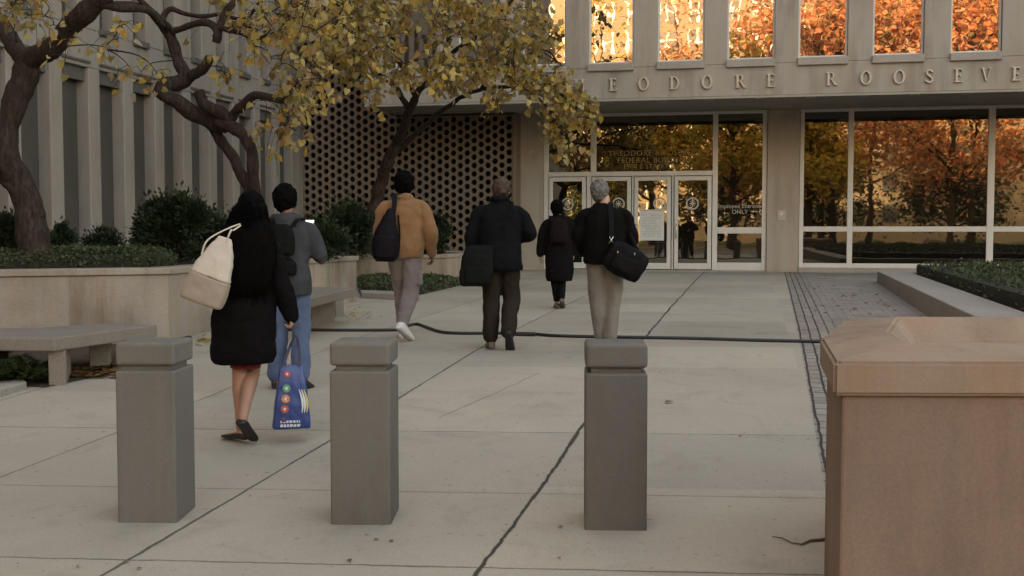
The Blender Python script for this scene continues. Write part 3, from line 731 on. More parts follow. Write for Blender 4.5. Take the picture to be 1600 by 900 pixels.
# shrubs in the planters
def shrub(label, px, py_top, px_w, py_base, dep, seed, count=3500, size=.05, m=M_leaf_green, group='evergreen shrubs in the planters', zb=None):
    R = random.Random(seed)
    c0 = at(px, py_base, dep); base = zt1-.05 if zb is None else zb
    top = at(px, py_top, dep).z; rx = px_w/2*dep/F; ht = top-base
    root = tag(empty('shrub', (c0.x, c0.y, base)), label, 'shrub', group)
    lobes = []
    for i in range(16):
        a = R.uniform(0, 6.28); r = R.uniform(0, .75)**.8
        zz = R.uniform(.18, .86); lim = (1-.45*zz)
        lobes.append((Vector((math.cos(a)*r*rx*lim*1.15, math.sin(a)*r*rx*.7*lim, zz*ht)), R.uniform(.14, .38)*min(rx, ht)))
    lobes.append((Vector((0, 0, ht*.5)), .5*min(rx, ht*.8)))
    cs = []; fr = []; sz = []; mb = MB()
    for c, r in lobes:
        mb.tube([Vector((0, 0, 0)), c*.55+Vector((0, 0, -.02)), c], [.02, .012, .006], 5)
        k = int(count*r*r/sum(q*q for _, q in lobes))
        for j in range(k):
            d = Vector((R.gauss(0, 1), R.gauss(0, 1), R.gauss(.1, 1))).normalized()
            rr = r*(R.random()**.33)*(1+.5*noise.noise(d*2.2+c*3))
            p = c+Vector((d.x, d.y, d.z*.85))*rr
            if R.random() < .13: p = c+d*r*R.uniform(.9, 1.75)
            if p.z < 0.01: p.z = R.uniform(.0, .1)
            cs.append(p); fr.append(frame_from(d+Vector((0, 0, .4)), R)); sz.append(size*R.uniform(.6, 1.4))
    leaves_mesh(cs, fr, sz, m, 'foliage', root); mb.build('stem', M_bark2, root)
    return root
shrub('tall dark evergreen shrub behind the person with the cream tote', 265, 306, 140, 415, 14.6, 11, 9500, .055)
shrub('dark spreading shrub right of the tallest one, behind the long-haired person', 330, 330, 150, 412, 15.6, 12, 7500, .055)
shrub('dark shrub at the far left edge, left of the thick tree trunk', 8, 330, 76, 418, 12.4, 13, 3500, .05)
shrub('small dark shrub between the thick trunk and the slotted wall', 92, 345, 66, 415, 13.6, 14, 2600, .045)
shrub('low broad dark shrub under the first window slots', 165, 356, 88, 412, 14.6, 15, 3200, .045)
shrub('dark green shrub behind the person with the phone', 545, 325, 140, 398, 23.6, 16, 7500, .075, zb=.5)
shrub('dark green shrub left of the person with the phone, at the planter end', 505, 338, 90, 400, 16.6, 17, 4500, .06)
shrub('dark green shrub beside the brown jacket, in front of the pierced screen', 668, 336, 104, 398, 25.4, 18, 5000, .08, zb=.5)
shrub('dark green shrub behind the backpack of the person in tan', 600, 345, 90, 398, 25.8, 19, 3500, .08, zb=.5)

# low bed at the screen side
bp = [gnd(561, 460), gnd(652, 463), gnd(700, 452), gnd(724, 445), gnd(700, 440), gnd(556, 440)]
leafy_bed('ground_cover', 'strip of low dark ground cover beside the path, past the left planter', 'ground cover', [(p.x, p.y) for p in bp], -.03, .17, 5000, .06, M_leaf_bed, 8, rough=.04)
q = [gnd(565, 466), gnd(655, 470), gnd(652, 464), gnd(563, 461)]
tag(MB().prism([(p.x, p.y) for p in q], -.05, .045).build('path_kerb', M_kerb, bevel=.01), 'short pale kerb in front of the low ground cover strip', 'kerb')

# right planter
rb = [gnd(1370, 441), gnd(1445, 491)]
dd = Vector((rb[0].x-rb[1].x, rb[0].y-rb[1].y)).normalized()
f0 = Vector((rb[0].x, rb[0].y)); n0 = f0-dd*17.5
nr = Vector((dd.y, -dd.x))
rk = tag(empty('kerbed_bed', (f0.x, f0.y, 0)), 'raised bed edged with pale stone kerb to the right of the brick paving', 'planter')
kw = .60; kh = .225
o_ = [tuple(n0), tuple(f0), tuple(f0+Vector((9, .3))), tuple(n0+Vector((9, 0)))]
def ringprism(mb, O_, I_, z0f, z1):
    n = len(O_)
    for i in range(n):
        q = [O_[i], O_[(i+1) % n], I_[(i+1) % n], I_[i]]
        q = [Vector(p) for p in q]; s_ = .0012
        mb.prism([tuple(q[0]+(q[1]-q[0])*s_), tuple(q[1]+(q[0]-q[1])*s_), tuple(q[2]+(q[3]-q[2])*s_), tuple(q[3]+(q[2]-q[3])*s_)], z0f, z1)
A_ = sum(o_[i][0]*o_[(i+1) % 4][1]-o_[(i+1) % 4][0]*o_[i][1] for i in range(4)); o_ = o_ if A_ > 0 else o_[::-1]
mb = MB(); ringprism(mb, o_, inset(o_, kw), lambda p: gz(p[1])-.1, kh); PB(mb, 'kerb', M_kerb, rk, bevel=.014)
PB(MB().prism(inset(o_, kw+.004), -.3, kh-.10), 'soil', M_mulch, rk)
ib = inset(o_, kw+.03)
ib2 = [p for p in ib]
leafy_bed('ivy_bed', 'thick dark green ivy filling the kerbed bed on the right', 'ground cover', ib2, kh-.10, .34, 26000, .055, M_leaf_bed, 21, rough=.07)

# ------------------------------------------------------------------ benches
def bench(label, slab_px, dep0, th, legs, seat_h):
    g = gnd(*legs[0][0]); root = tag(empty('stone_bench', (g.x, g.y, gz(g.y))), label, 'bench', 'stone benches along the left planter')
    zt_ = gz(g.y)+seat_h
    q = [atZ(px, py, zt_) for px, py in slab_px]
    PB(MB().prism([(p.x, p.y) for p in q], zt_-th, zt_), 'seat', M_bench, root, bevel=.012)
    for (pp, wx, wy, ang) in legs:
        p = gnd(*pp); u = Vector((math.cos(ang), math.sin(ang))); v = Vector((-u.y, u.x))
        mbx = MB(); mbx.obox(Vector((p.x, p.y)), u*wx, v*wy, gz(p.y)-.03, zt_-th-.001)
        PB(mbx, 'leg', M_bench, root, bevel=.01)
    return root
bench('long angled stone bench on the left, below the planter wall', [(-120, 527), (85, 528), (246, 507.5), (160, 505), (60, 512), (-120, 512)], 9.5, .115,
      [((76, 603), .14, .50, .50), ((140, 576), .18, .35, .5), ((-60, 606), .14, .5, .1)], .42)
bench('short stone bench against the end of the planter, beside the person in jeans', [(460, 470), (488, 465), (552, 450.5), (500, 448), (455, 452)], 15, .11,
      [((524, 495), .12, .45, .6), ((487, 507), .30, .35, .6)], .42)

# ferns at the left edge and litter below the bench
def fern(label, p, n, L, seed):
    R = random.Random(seed); root = tag(empty('fern', p), label, 'plant')
    cs = []; fr = []; sz = []; mb = MB()
    for i in range(n):
        a = R.uniform(0, 6.28); l = L*R.uniform(.6, 1.1); up = R.uniform(.5, 1.3)
        pts = []
        for k in range(9):
            t = k/8; pts.append(Vector((math.cos(a)*l*t*.8, math.sin(a)*l*t*.8, l*up*1.9*(t-.72*t*t))))
        mb.tube(pts, [.004*(1-.8*k/8) for k in range(9)], 4)
        for k in range(1, 9):
            tdir = (pts[k]-pts[k-1]).normalized(); side = tdir.cross(Vector((0, 0, 1))).normalized()
            for s in (-1, 1):
                for j in (0, .5):
                    d = side*s+tdir*.5; c = pts[k-1].lerp(pts[k], j+.3)
                    cs.append(c); w = d.cross(Vector((0, 0, 1))).normalized(); fr.append((d.normalized(), w, w.cross(d).normalized())); sz.append(.085*(1-.6*abs(k/8-.4))*R.uniform(.8, 1.2))
    leaves_mesh(cs, fr, sz, M_leaf_fern, 'fronds', root, 'thin'); mb.build('stem', M_leafcore, root); return root
g = gnd(14, 604); fern('bushy green fern at the left edge under the bench end', (g.x-.05, g.y+.02, gz(g.y)+.02), 70, .30, 31)
g = gnd(50, 602); fern('smaller green fern beside the bench leg', (g.x, g.y+.08, gz(g.y)+.02), 40, .22, 32)
q = [gnd(-200, 640), gnd(0, 622), gnd(42, 607), gnd(36, 600), gnd(0, 606), gnd(-200, 618)]
tag(MB().prism([(p.x, p.y) for p in q], -.45, gz(q[1].y)+.075).build('bed_kerb', M_kerb, bevel=.012), 'pale stone kerb at the left edge below the ferns', 'kerb')
fr_ = [(-200, 617), (36, 604), (70, 606), (90, 602), (150, 589), (186, 570), (300, 529)]; bk_ = [(-200, 530), (20, 530), (60, 530), (90, 530), (140, 530), (186, 528), (299, 526)]
mb = MB(); V_ = [gnd(*p)+Vector((0, 0, .008)) for p in fr_]+[gnd(*p)+Vector((0, 0, .012)) for p in bk_]
mb.add(V_, [(i, i+1, 8+i, 7+i) for i in range(6)]); tag(mb.build('planting_soil', M_mulch), kind='structure')

# ------------------------------------------------------------------ fallen leaves (counted in clumps: loose litter)
def litter(name, label, region, n, size, m, seed, z=.006):
    R = random.Random(seed); cs = []; fr = []; sz = []
    while len(cs) < n:
        px, py = region(R); g = gnd(px, py)
        cs.append(Vector((g.x, g.y, gz(g.y)+z))); a = R.uniform(0, 6.28)
        d = Vector((math.cos(a), math.sin(a), R.uniform(-.1, .25))).normalized(); w = d.cross(Vector((0, 0, 1))).normalized()
        fr.append((d, w, w.cross(d))); sz.append(size*R.uniform(.5, 1.3))
    o = leaves_mesh(cs, fr, sz, m, name, None, 'heart'); tag(o, label, 'leaf litter', kind='stuff'); return o
litter('leaf_litter', 'rust brown fallen leaves heaped under the left bench', lambda R: (R.uniform(90, 190), R.uniform(572, 592)-.25*0), 260, .055, M_leaf_dead, 5, .02)
litter('leaf_litter', 'few small fallen leaves scattered over the plaza concrete', lambda R: (R.uniform(60, 1280), 430+R.random()**1.3*460), 60, .018, M_leaf_dead, 6)
litter('leaf_litter', 'pale litter at the foot of the planter walls', lambda R: R.choice([(R.gauss(318, 8), R.gauss(531, 4)), (R.gauss(553, 14), R.gauss(492, 5))]), 110, .04, M_leaf_gold, 9)
litter('leaf_litter', 'dry leaves gathered on the brick paving by the kerb', lambda R: (R.uniform(1250, 1400), R.uniform(440, 492)), 60, .05, M_leaf_dead, 10)
one = MB(); V_, F_ = leaf_arrays([Vector((0, 0, .01))], [(Vector((1, 0, .1)), Vector((0, 1, 0)), Vector((0, 0, 1)))], [.06], 'heart'); one.add(V_, F_)
o = one.build('fallen_leaf', M_leaf_dead); g = gnd(1040, 630); o.location = (g.x, g.y, gz(g.y)); tag(o, 'single curled brown leaf lying right of the right-hand bollard', 'leaf')
tw = MB(); gp = [gnd(px, py)+Vector((0, 0, .008)) for px, py in ((1207, 841), (1222, 843), (1238, 851), (1252, 853), (1266, 847), (1284, 846), (1297, 843))]
tw.tube(gp, [.002, .003, .003, .004, .006, .008, .009], 6)
tag(tw.build('twig', simple('dry_twig', (.11, .075, .05), .8, .2, 20, .2), smooth=True), 'thin dry twig lying on the concrete next to the pink planter', 'twig')

# ------------------------------------------------------------------ hose / cable
M_hose = simple('black_rubber', (.018, .018, .018), .5, .1, 10, .1)
cps = [(440, 517), (520, 518), (600, 518), (624, 517), (638, 511), (652, 508.5), (668, 514), (690, 521), (720, 523), (780, 523), (815, 524), (832, 524), (870, 527), (960, 529), (1080, 531), (1180, 534), (1300, 536.5)]
mb = MB(); P_ = [gnd(*p)+Vector((0, 0, .018)) for p in cps]
sp = smoothpts([(p, .018) for p in P_], 5); mb.tube([p for p, r in sp], [r for p, r in sp], 8)
hose = tag(mb.build('cable', M_hose, smooth=True), 'black cable lying across the plaza from the bench to the brick strip', 'cable')
g = gnd(820, 525); PB(MB().tube([g+Vector((-.12, 0, .02)), g+Vector((.12, -.01, .02))], .028, 8), 'coupling', M_hose, hose)

# ------------------------------------------------------------------ trees in the plaza
TREES = {}
def grow_crown(root, limbs, targets, R, leaf_n, leaf_size, mat_leaf, droop=.25, droot=None):
    """targets: cluster points; each is joined to the nearest limb point with an arching twig, leaves hang along its end"""
    mb = MB(); cs = []; fr = []; sz = []
    nodes = [p for l in limbs for p in l]
    for t in targets:
        best = sorted(nodes, key=lambda p: (p-t).length+.35*max(0, p.z-t.z))[0]
        if (best-t).length < .05: continue
        mid = best.lerp(t, .5)+Vector((R.gauss(0, .08), R.gauss(0, .08), (best-t).length*R.uniform(.05, .25)))
        sp = [s[0] for s in smoothpts([(best, 1), (mid, 1), (t, 1), (t+Vector((R.gauss(0, .08), R.gauss(0, .08), -R.uniform(.05, droop+.1))), 1)], 4)]
        L = len(sp); r0 = min(.016, .006+.006*(best-t).length)
        mb.tube(sp, [r0*(1-.8*i/(L-1)) for i in range(L)], 4, cap=False)
        nodes.extend(sp[3:-3:2])
        tips = [sp]
        for b in range(3):
            i0 = R.randrange(L//3, L-1); d = Vector((R.gauss(0, 1), R.gauss(0, 1), R.gauss(-.2, .6))).normalized()*R.uniform(.15, .35)
            s2 = [sp[i0], sp[i0]+d*.5+Vector((0, 0, .02)), sp[i0]+d+Vector((0, 0, -.06))]
            mb.tube(s2, [.004, .003, .002], 3, cap=False); tips.append(s2)
        for j in range(leaf_n):
            s = R.choice(tips); i = R.randrange(max(1, len(s)//2), len(s)); p = s[i-1].lerp(s[i], R.random())
            d = Vector((R.gauss(0, .55), R.gauss(0, .55), -R.uniform(.25, 1.2))).normalized()
            off = Vector((R.gauss(0, .05), R.gauss(0, .05), R.gauss(-.02, .04)))
            cs.append(p+off-root.location); fr.append(frame_from(d, R)); sz.append(leaf_size*R.uniform(.55, 1.2))
    leaves_mesh(cs, fr, sz, mat_leaf, 'crown', root, 'heart')
    return mb
def tree(label, base, limbs_px, R, targets, leaf_n=9, leaf_size=.085, gnarl=.03, thin=.92):
    root = tag(empty('redbud_tree', base), label, 'tree')
    mb = MB(); limbs = []
    for L in limbs_px:
        limbs.append(branch(mb, [(at(px, py, dep), r*thin) for px, py, dep, r in L], 8, 14, gnarl))
    o = PB(mb, 'trunk', M_bark, root, smooth=True)
    tw_ = grow_crown(root, limbs, targets, R, leaf_n, leaf_size, M_leaf_yellow)
    PB(tw_, 'twigs', M_bark2, root)
    return root
def cloud(R, blobs):
    """blobs: (px, py, rx, ry, depth, ddepth, count) -> points with their own distances"""
    out = []
    for (px, py, rx, ry, dep, dd_, n) in blobs:
        for i in range(n):
            a = R.uniform(0, 6.28); r = math.sqrt(R.random()); d_ = dep+R.uniform(-dd_, dd_)
            out.append(at(px+rx*r*math.cos(a), py+ry*r*math.sin(a), d_))
    R.shuffle(out); return out
# A: thick trunk on the left
RA = random.Random(101)
dA = 12.3
limbsA = [
 [(55, 412, dA, .24), (52, 370, dA, .19), (46, 330, dA, .175), (30, 285, dA, .165), (12, 250, dA-.1, .150), (8, 215, dA-.1, .14), (22, 160, dA-.1, .14), (38, 115, dA-.1, .155), (45, 90, dA-.1, .14)],
 [(45, 96, dA-.1, .13), (80, 74, dA-.3, .125), (110, 45, dA-.5, .115), (135, 20, dA-.7, .11), (160, -5, dA-.8, .10), (195, -60, dA-1, .08)],
 [(45, 110, dA-.1, .12), (22, 70, dA+.2, .105), (-5, 30, dA+.5, .10), (-50, -20, dA+.9, .08)],
 [(-5, 250, dA+.1, .08), (-40, 190, dA+.3, .07), (-80, 100, dA+.4, .06)],
 [(152, 8, dA-.8, .06), (185, 12, dA-.7, .05), (215, 14, dA-.5, .045), (240, 24, dA-.3, .035), (256, 44, dA-.1, .03)],
 [(62, 345, dA, .09), (30, 300, dA-.05, .10), (5, 270, dA, .11)],
]
blA = [(40, -2, 60, 16, dA, 1.2, 7), (75, 34, 20, 10, dA-1, .8, 3), (190, 34, 16, 22, dA-1, .6, 2), (105, -70, 140, 40, dA, 1.8, 14), (0, 10, 24, 20, dA, 1, 4), (200, 96, 12, 12, dA-.6, .3, 1), (160, 76, 8, 8, dA-.6, .3, 1), (235, 110, 18, 22, dA-.4, .3, 2), (105, 62, 6, 6, dA-1, .2, 1)]
gA = at(55, 412, dA); tree('thick trunked tree at the left edge, forking above the planter', (gA.x, gA.y, zt1-.05), limbsA, RA, cloud(RA, blA), 9, .078, .04)
# B: twisting trunk behind the long-haired woman
RB = random.Random(102); dB = 13.6
limbsB = [
 [(402, 400, dB, .16), (398, 340, dB, .14), (392, 300, dB, .115), (375, 270, dB, .085), (352, 230, dB+.1, .08), (340, 205, dB+.1, .085), (330, 190, dB, .12)],
 [(398, 320, dB, .10), (396, 280, dB-.2, .09), (394, 240, dB-.3, .085), (382, 215, dB-.3, .09), (362, 200, dB-.2, .10), (340, 190, dB-.1, .12)],
 [(352, 195, dB, .13), (330, 186, dB, .135), (310, 180, dB, .125), (285, 168, dB-.1, .12), (262, 152, dB-.2, .115), (252, 142, dB-.2, .11), (262, 130, dB-.1, .115), (285, 127, dB, .11), (296, 118, dB, .10)],
 [(294, 124, dB, .11), (282, 98, dB+.1, .09), (272, 70, dB+.1, .085), (262, 48, dB+.1, .09), (248, 32, dB, .075), (228, 16, dB-.2, .05), (205, 8, dB-.4, .045), (170, 10, dB-.6, .04)],
 [(296, 124, dB, .08), (310, 115, dB-.1, .075), (322, 102, dB-.2, .07), (328, 90, dB-.2, .065)],
 [(266, 52, dB+.1, .06), (282, 46, dB, .05), (300, 38, dB-.1, .05), (325, 38, dB-.2, .055), (338, 50, dB-.2, .07), (336, 66, dB-.2, .065)],
 [(336, 60, dB-.2, .07), (346, 35, dB-.2, .06), (358, 12, dB-.1, .055), (372, -20, dB, .045), (380, -60, dB, .03)],
 [(340, 45, dB-.2, .05), (370, 50, dB-.4, .04), (395, 58, dB-.5, .035), (418, 54, dB-.6, .022)],
 [(262, 55, dB+.1, .05), (254, 30, dB+.2, .05), (268, 15, dB+.2, .04), (300, 25, dB+.3, .035), (340, 24, dB+.3, .03), (380, 30, dB+.2, .025), (400, 10, dB, .02), (420, -8, dB, .02)],
 [(310, 140, dB-.2, .07), (320, 160, dB-.2, .09), (345, 172, dB-.2, .10), (360, 185, dB-.2, .09), (372, 170, dB-.3, .07), (388, 156, dB-.5, .065), (415, 152, dB-.7, .06), (440, 158, dB-.9, .05)],
 [(262, 45, dB, .05), (240, 20, dB-.3, .05), (215, -5, dB-.4, .045), (180, -30, dB-.5, .04)],
]
blB = [(445, 55, 50, 50, dB-.4, 1.2, 18), (425, 10, 55, 20, dB-.3, 1.0, 11), (350, -6, 60, 10, dB, .8, 4), (345, 112, 14, 12, dB-.3, .3, 2), (455, 150, 24, 20, dB-.8, .4, 6), (420, 185, 28, 24, dB-.7, .4, 5), (470, 110, 50, 40, dB-.7, .9, 14), (500, 30, 60, 40, dB-.8, 1.2, 20), (380, 36, 24, 18, dB-.3, .5, 4), (235, 105, 18, 25, dB, .3, 2), (420, -55, 130, 36, dB, 1.5, 14), (460, 190, 22, 14, dB-.8, .3, 3)]
gB = at(402, 400, dB); tree('twisted slender tree rising behind the long-haired person', (gB.x, gB.y, zt1-.05), limbsB, RB, cloud(RB, blB), 9, .086, .05, .80)
# C: leaning tree behind the man in brown
RC = random.Random(103); dC = 24.4
limbsC = [
 [(574, 420, dC, .22), (580, 350, dC, .19), (592, 300, dC, .17), (603, 262, dC-.2, .16), (616, 232, dC-.4, .14), (630, 200, dC-.8, .12), (642, 165, dC-1.3, .10), (662, 135, dC-1.9, .08), (680, 112, dC-2.5, .065), (715, 80, dC-3.1, .05), (760, 40, dC-3.6, .04), (800, 0, dC-4, .03)],
 [(608, 250, dC-.2, .08), (655, 205, dC-.6, .07), (700, 165, dC-1.2, .055), (750, 140, dC-2.2, .05), (820, 135, dC-3, .04), (880, 150, dC-3.6, .03), (915, 185, dC-3.9, .02)],
 [(640, 170, dC-1.2, .08), (610, 130, dC-1.6, .07), (560, 90, dC-2.4, .06), (510, 50, dC-3, .05), (480, 0, dC-3.6, .04)],
 [(650, 150, dC-1.5, .07), (625, 100, dC-2, .06), (610, 50, dC-2.8, .05), (600, 0, dC-3.4, .04), (590, -40, dC-3.8, .03)],
 [(680, 112, dC-2.5, .05), (700, 60, dC-3, .045), (690, 10, dC-3.5, .04), (700, -40, dC-3.6, .03)],
 [(750, 140, dC-2.2, .035), (790, 100, dC-3, .03), (850, 80, dC-3.6, .025), (880, 100, dC-4, .015)],
 [(820, 135, dC-3, .03), (860, 175, dC-3.6, .022), (880, 215, dC-3.9, .014), (895, 240, dC-4, .01)],
]
dL = dC-4
blC = [(545, 25, 80, 40, dL, 2.2, 60), (645, -5, 60, 22, dL, 2.0, 22), (600, 60, 30, 40, dL, 1.6, 16), (720, 30, 55, 45, dL, 2, 44), (800, 45, 62, 55, dL, 1.6, 60), (700, 95, 45, 28, dL, 1.4, 22), (520, 85, 50, 26, dL, 1.6, 22), (600, 112, 60, 16, dL-.3, 1.4, 18), (780, 112, 70, 18, dL-.3, 1.2, 26), (855, 120, 42, 26, dL, 1, 26), (895, 160, 30, 26, dL, .8, 20), (884, 210, 24, 30, dL, .6, 15), (590, 135, 20, 10, dL-.8, .8, 4), (770, 150, 22, 12, dL-.6, .6, 5), (700, 128, 20, 10, dL-.6, .6, 4), (862, 190, 14, 20, dL, .5, 5), (680, -60, 240, 40, dC-3.5, 2.6, 70), (922, 180, 14, 12, dL, .4, 4), (882, 236, 10, 10, dL, .3, 2), (480, 150, 10, 10, dL-1, .4, 1)]
gC = at(574, 420, dC); tree('leaning tree with a wide yellow crown behind the person in tan', (gC.x, gC.y, .48), limbsC, RC, cloud(RC, blC), 11, .112, .05, .82)

# ------------------------------------------------------------------ what the glass reflects: park across the street
def park_tree(label, loc, H, cr, m, seed, nleaf=6500, trunk=5.0):
    R = random.Random(seed); root = tag(empty('park_tree', loc), label, 'tree', 'trees in the park across the street')
    mb = MB(); limbs = []
    limbs.append(branch(mb, [((0, 0, -.2), .36), ((.1, .05, trunk*.5), .28), ((0, .1, trunk), .24), ((.2, 0, H*.55), .16), ((0, 0, H*.85), .06)], 3, 8, .12))
    tips = []
    for i in range(15):
        a = i*2.4+R.uniform(-.3, .3); z = trunk*.8+(H-trunk)*R.uniform(0, .75); l = cr*R.uniform(.6, 1.0)*(1-.45*(z-trunk)/(H-trunk))
        e = Vector((math.cos(a)*l, math.sin(a)*l, z+l*.45))
        limbs.append(branch(mb, [((0, .05, z*.9), .13), (Vector((math.cos(a)*l*.5, math.sin(a)*l*.5, z+l*.15)), .08), (e, .025)], 3, 5, .15)); tips.append(e)
        tips.append(e*.6+Vector((0, 0, z*.42)))
    tips += [Vector((R.gauss(0, cr*.25), R.gauss(0, cr*.25), H*R.uniform(.8, .98))) for i in range(6)]
    cs = []; fr = []; sz = []
    for j in range(nleaf):
        c = R.choice(tips); r = cr*.30
        p = c+Vector((R.gauss(0, r*.6), R.gauss(0, r*.6), R.gauss(0, r*.5)))
        p += Vector((noise.noise(p*.7), noise.noise(p*.7+Vector((5, 5, 5))), noise.noise(p*.7+Vector((9, 1, 1)))))*.7
        cs.append(p); fr.append(frame_from(Vector((R.gauss(0, 1), R.gauss(0, 1), R.gauss(-.2, .7))), R)); sz.append(R.uniform(.28, .55))
    leaves_mesh(cs, fr, sz, m, 'crown', root, 'small'); mb.build('trunk', M_bark2, root, smooth=True)
    return root
park = [
 ('orange red maple mirrored in the upper windows above the wall plaque', (6.5, -38), 22, 6.6, M_leaf_orange),
 ('broad orange maple mirrored in the far right glass wall', (15.5, -36), 21, 7.0, M_leaf_orange),
 ('tall golden tree mirrored in the sidelight beside the entrance doors', (-1.5, -34), 15, 4.6, M_leaf_gold),
 ('orange tree deeper in the park behind the wide glass wall mullion', (11, -52), 26, 7.5, M_leaf_orange),
 ('yellow green tree mirrored in the narrow pane right of the pillar', (4.2, -30), 11, 3.6, M_leaf_gold),
 ('red orange tree at the far end of the park row', (25, -42), 23, 7.5, M_leaf_orange),
 ('golden tree mirrored above the left doors', (-9, -46), 15, 5.0, M_leaf_gold),
 ('rusty tree left of the park path', (-19, -44), 15, 5.8, M_leaf_orange),
 ('tall orange tree in the second park row to the right', (21, -58), 27, 8.0, M_leaf_orange),
 ('orange tree in the second park row near its middle', (1.5, -56), 25, 6.5, M_leaf_orange),
 ('sparse tall tree mirrored in the third upper window', (-7.5, -60), 27, 6.0, M_leaf_orange),
 ('sparse tall tree mirrored in the second upper window', (-15, -62), 26, 6.5, M_leaf_gold),
 ('added evergreen darkening the low reflections in front of the limestone block, opposite the doors', (-4, -72), 9, 5.5, M_leaf_green),  # evergreen row is added to keep the lower glass reflections dark
 ('added evergreen darkening the low reflections in front of the limestone block, opposite the glass wall', (8, -74), 10, 6.5, M_leaf_green),
 ('added evergreen darkening the low reflections at the right end of the limestone block', (22, -74), 10, 7, M_leaf_green),
 ('added evergreen darkening the low reflections at the left end of the limestone block', (-18, -74), 8, 6, M_leaf_green),
]
for i, (lab, (x, y), H, cr, m_) in enumerate(park): park_tree(lab, (x, y, gz(y)), H, cr, m_, 300+i, 2200 if lab.startswith('sparse') else 6500, 1.2 if m_ is M_leaf_green else 5.0)
M_lime = simple('far_limestone', (.20, .165, .125), .9, .12, .3, .1)
M_farwin = simple('far_window', (.06, .06, .06), .3, .2, 1, 0)
fb = tag(empty('limestone_building', (-14, -96, 0)), 'pale limestone office block beyond the park, mirrored in the glass', 'building')
PB(MB().box(-60, 44, -112, -96, -.6, 46), 'wall', M_lime, fb)
for r in range(11):
    for c_ in range(22):
        x = -57+c_*4.1; z = 2+r*3.7
        w = PB(MB().box(x, x+2.0, -96.0, -95.93, z, z+2.5), 'window', M_farwin, fb)
        if x > -48 and x < 8: PB(MB().box(x-.25, x, -95.98, -95.88, z-.2, z+2.7).box(x+2.0, x+2.25, -95.98, -95.88, z-.2, z+2.7).box(x+.9, x+1.1, -95.925, -95.88, z, z+2.5).box(x, x+.9, -95.925, -95.88, z+1.15, z+1.35).box(x+1.1, x+2.0, -95.925, -95.88, z+1.15, z+1.35), 'frame', M_alu, w)

# ------------------------------------------------------------------ people
M_skin_d = simple('skin_dark', (.16, .075, .045), .5, .08, 8, .1, 120)
M_skin_m = simple('skin_medium', (.36, .18, .12), .5, .08, 8, .1, 120)
M_skin_l = simple('skin_light', (.42, .24, .18), .5, .08, 8, .1, 120)
M_hair_b = simple('black_hair', (.0030, .0024, .0024), .8, .4, 30, .6, 70, dist=.006, spec=.04)
M_hair_br = simple('brown_hair', (.055, .032, .022), .55, .4, 40, .8, 90, dist=.006, spec=.3)
M_hair_g = simple('grey_hair', (.145, .134, .122), .8, .5, 45, .9, 90, dist=.008, spec=.15)
M_eye = simple('eye', (.02, .015, .012), .2, bmp=0)
def cloth(name, col, rough=.85, b=.5, var=.12):
    m, nt, bs, oc, geo = newmat(name)
    n1 = nz(nt, oc, 5, 4, .6); n2 = nz(nt, oc, 340, 2, .6)
    nt.links.new(ramp(nt, n1, [(.3, tuple(c*(1-var) for c in col)), (.7, tuple(c*(1+var) for c in col))]), bs.inputs['Base Color'])
    bs.inputs['Roughness'].default_value = rough; bs.inputs['Specular IOR Level'].default_value = .08; bs.inputs['Sheen Weight'].default_value = .12 if col[0] > .05 else 0.0
    h = mth(nt, 'ADD', mth(nt, 'MULTIPLY', n2, .15), nz(nt, mapping(nt, oc, (1, 1, .6)), 16, 4, .6, .8))
    bump(nt, bs, h, b, .012); return m
M_c_black = cloth('black_coat_cloth', (.0052, .0042, .0046)); M_c_navy = cloth('dark_navy_wool', (.0062, .0060, .0074))
M_c_blk2 = cloth('black_jacket_cloth', (.0045, .0042, .0042)); M_c_grey = cloth('grey_hoodie_cloth', (.048, .048, .054))
M_c_tan = cloth('tan_jacket_cloth', (.245, .125, .062)); M_c_jean = cloth('blue_denim', (.075, .105, .175))
M_c_mauve = cloth('mauve_grey_trouser_cloth', (.215, .175, .172)); M_c_brown = cloth('dark_brown_trouser_cloth', (.026, .019, .015))
M_c_khaki = cloth('khaki_grey_trouser_cloth', (.185, .158, .135)); M_c_legg = cloth('black_trouser_cloth', (.006, .0055, .006))
M_c_red = cloth('red_skirt_cloth', (.16, .016, .012)); M_c_plum = cloth('dark_maroon_nylon', (.011, .0065, .0065))
M_c_bag = cloth('black_nylon', (.0055, .0055, .006), .6); M_c_dkbag = cloth('dark_green_black_canvas', (.0065, .0072, .0068), .7)
M_shoe_b = simple('black_shoe_leather', (.012, .010, .010), .4, .1, 10, .1); M_shoe_w = simple('white_sneaker', (.62, .60, .58), .6, .08, 20, .2)
M_shoe_br = simple('brown_shoe_leather', (.10, .065, .045), .5, .2, 20, .2); M_sole = simple('pale_shoe_sole', (.17, .14, .12), .8, .1, 20, .2)
M_canvas = cloth('cream_canvas', (.55, .47, .40), .8, .35, .06); M_canvas_d = cloth('taupe_canvas', (.34, .265, .215), .8, .3, .06)

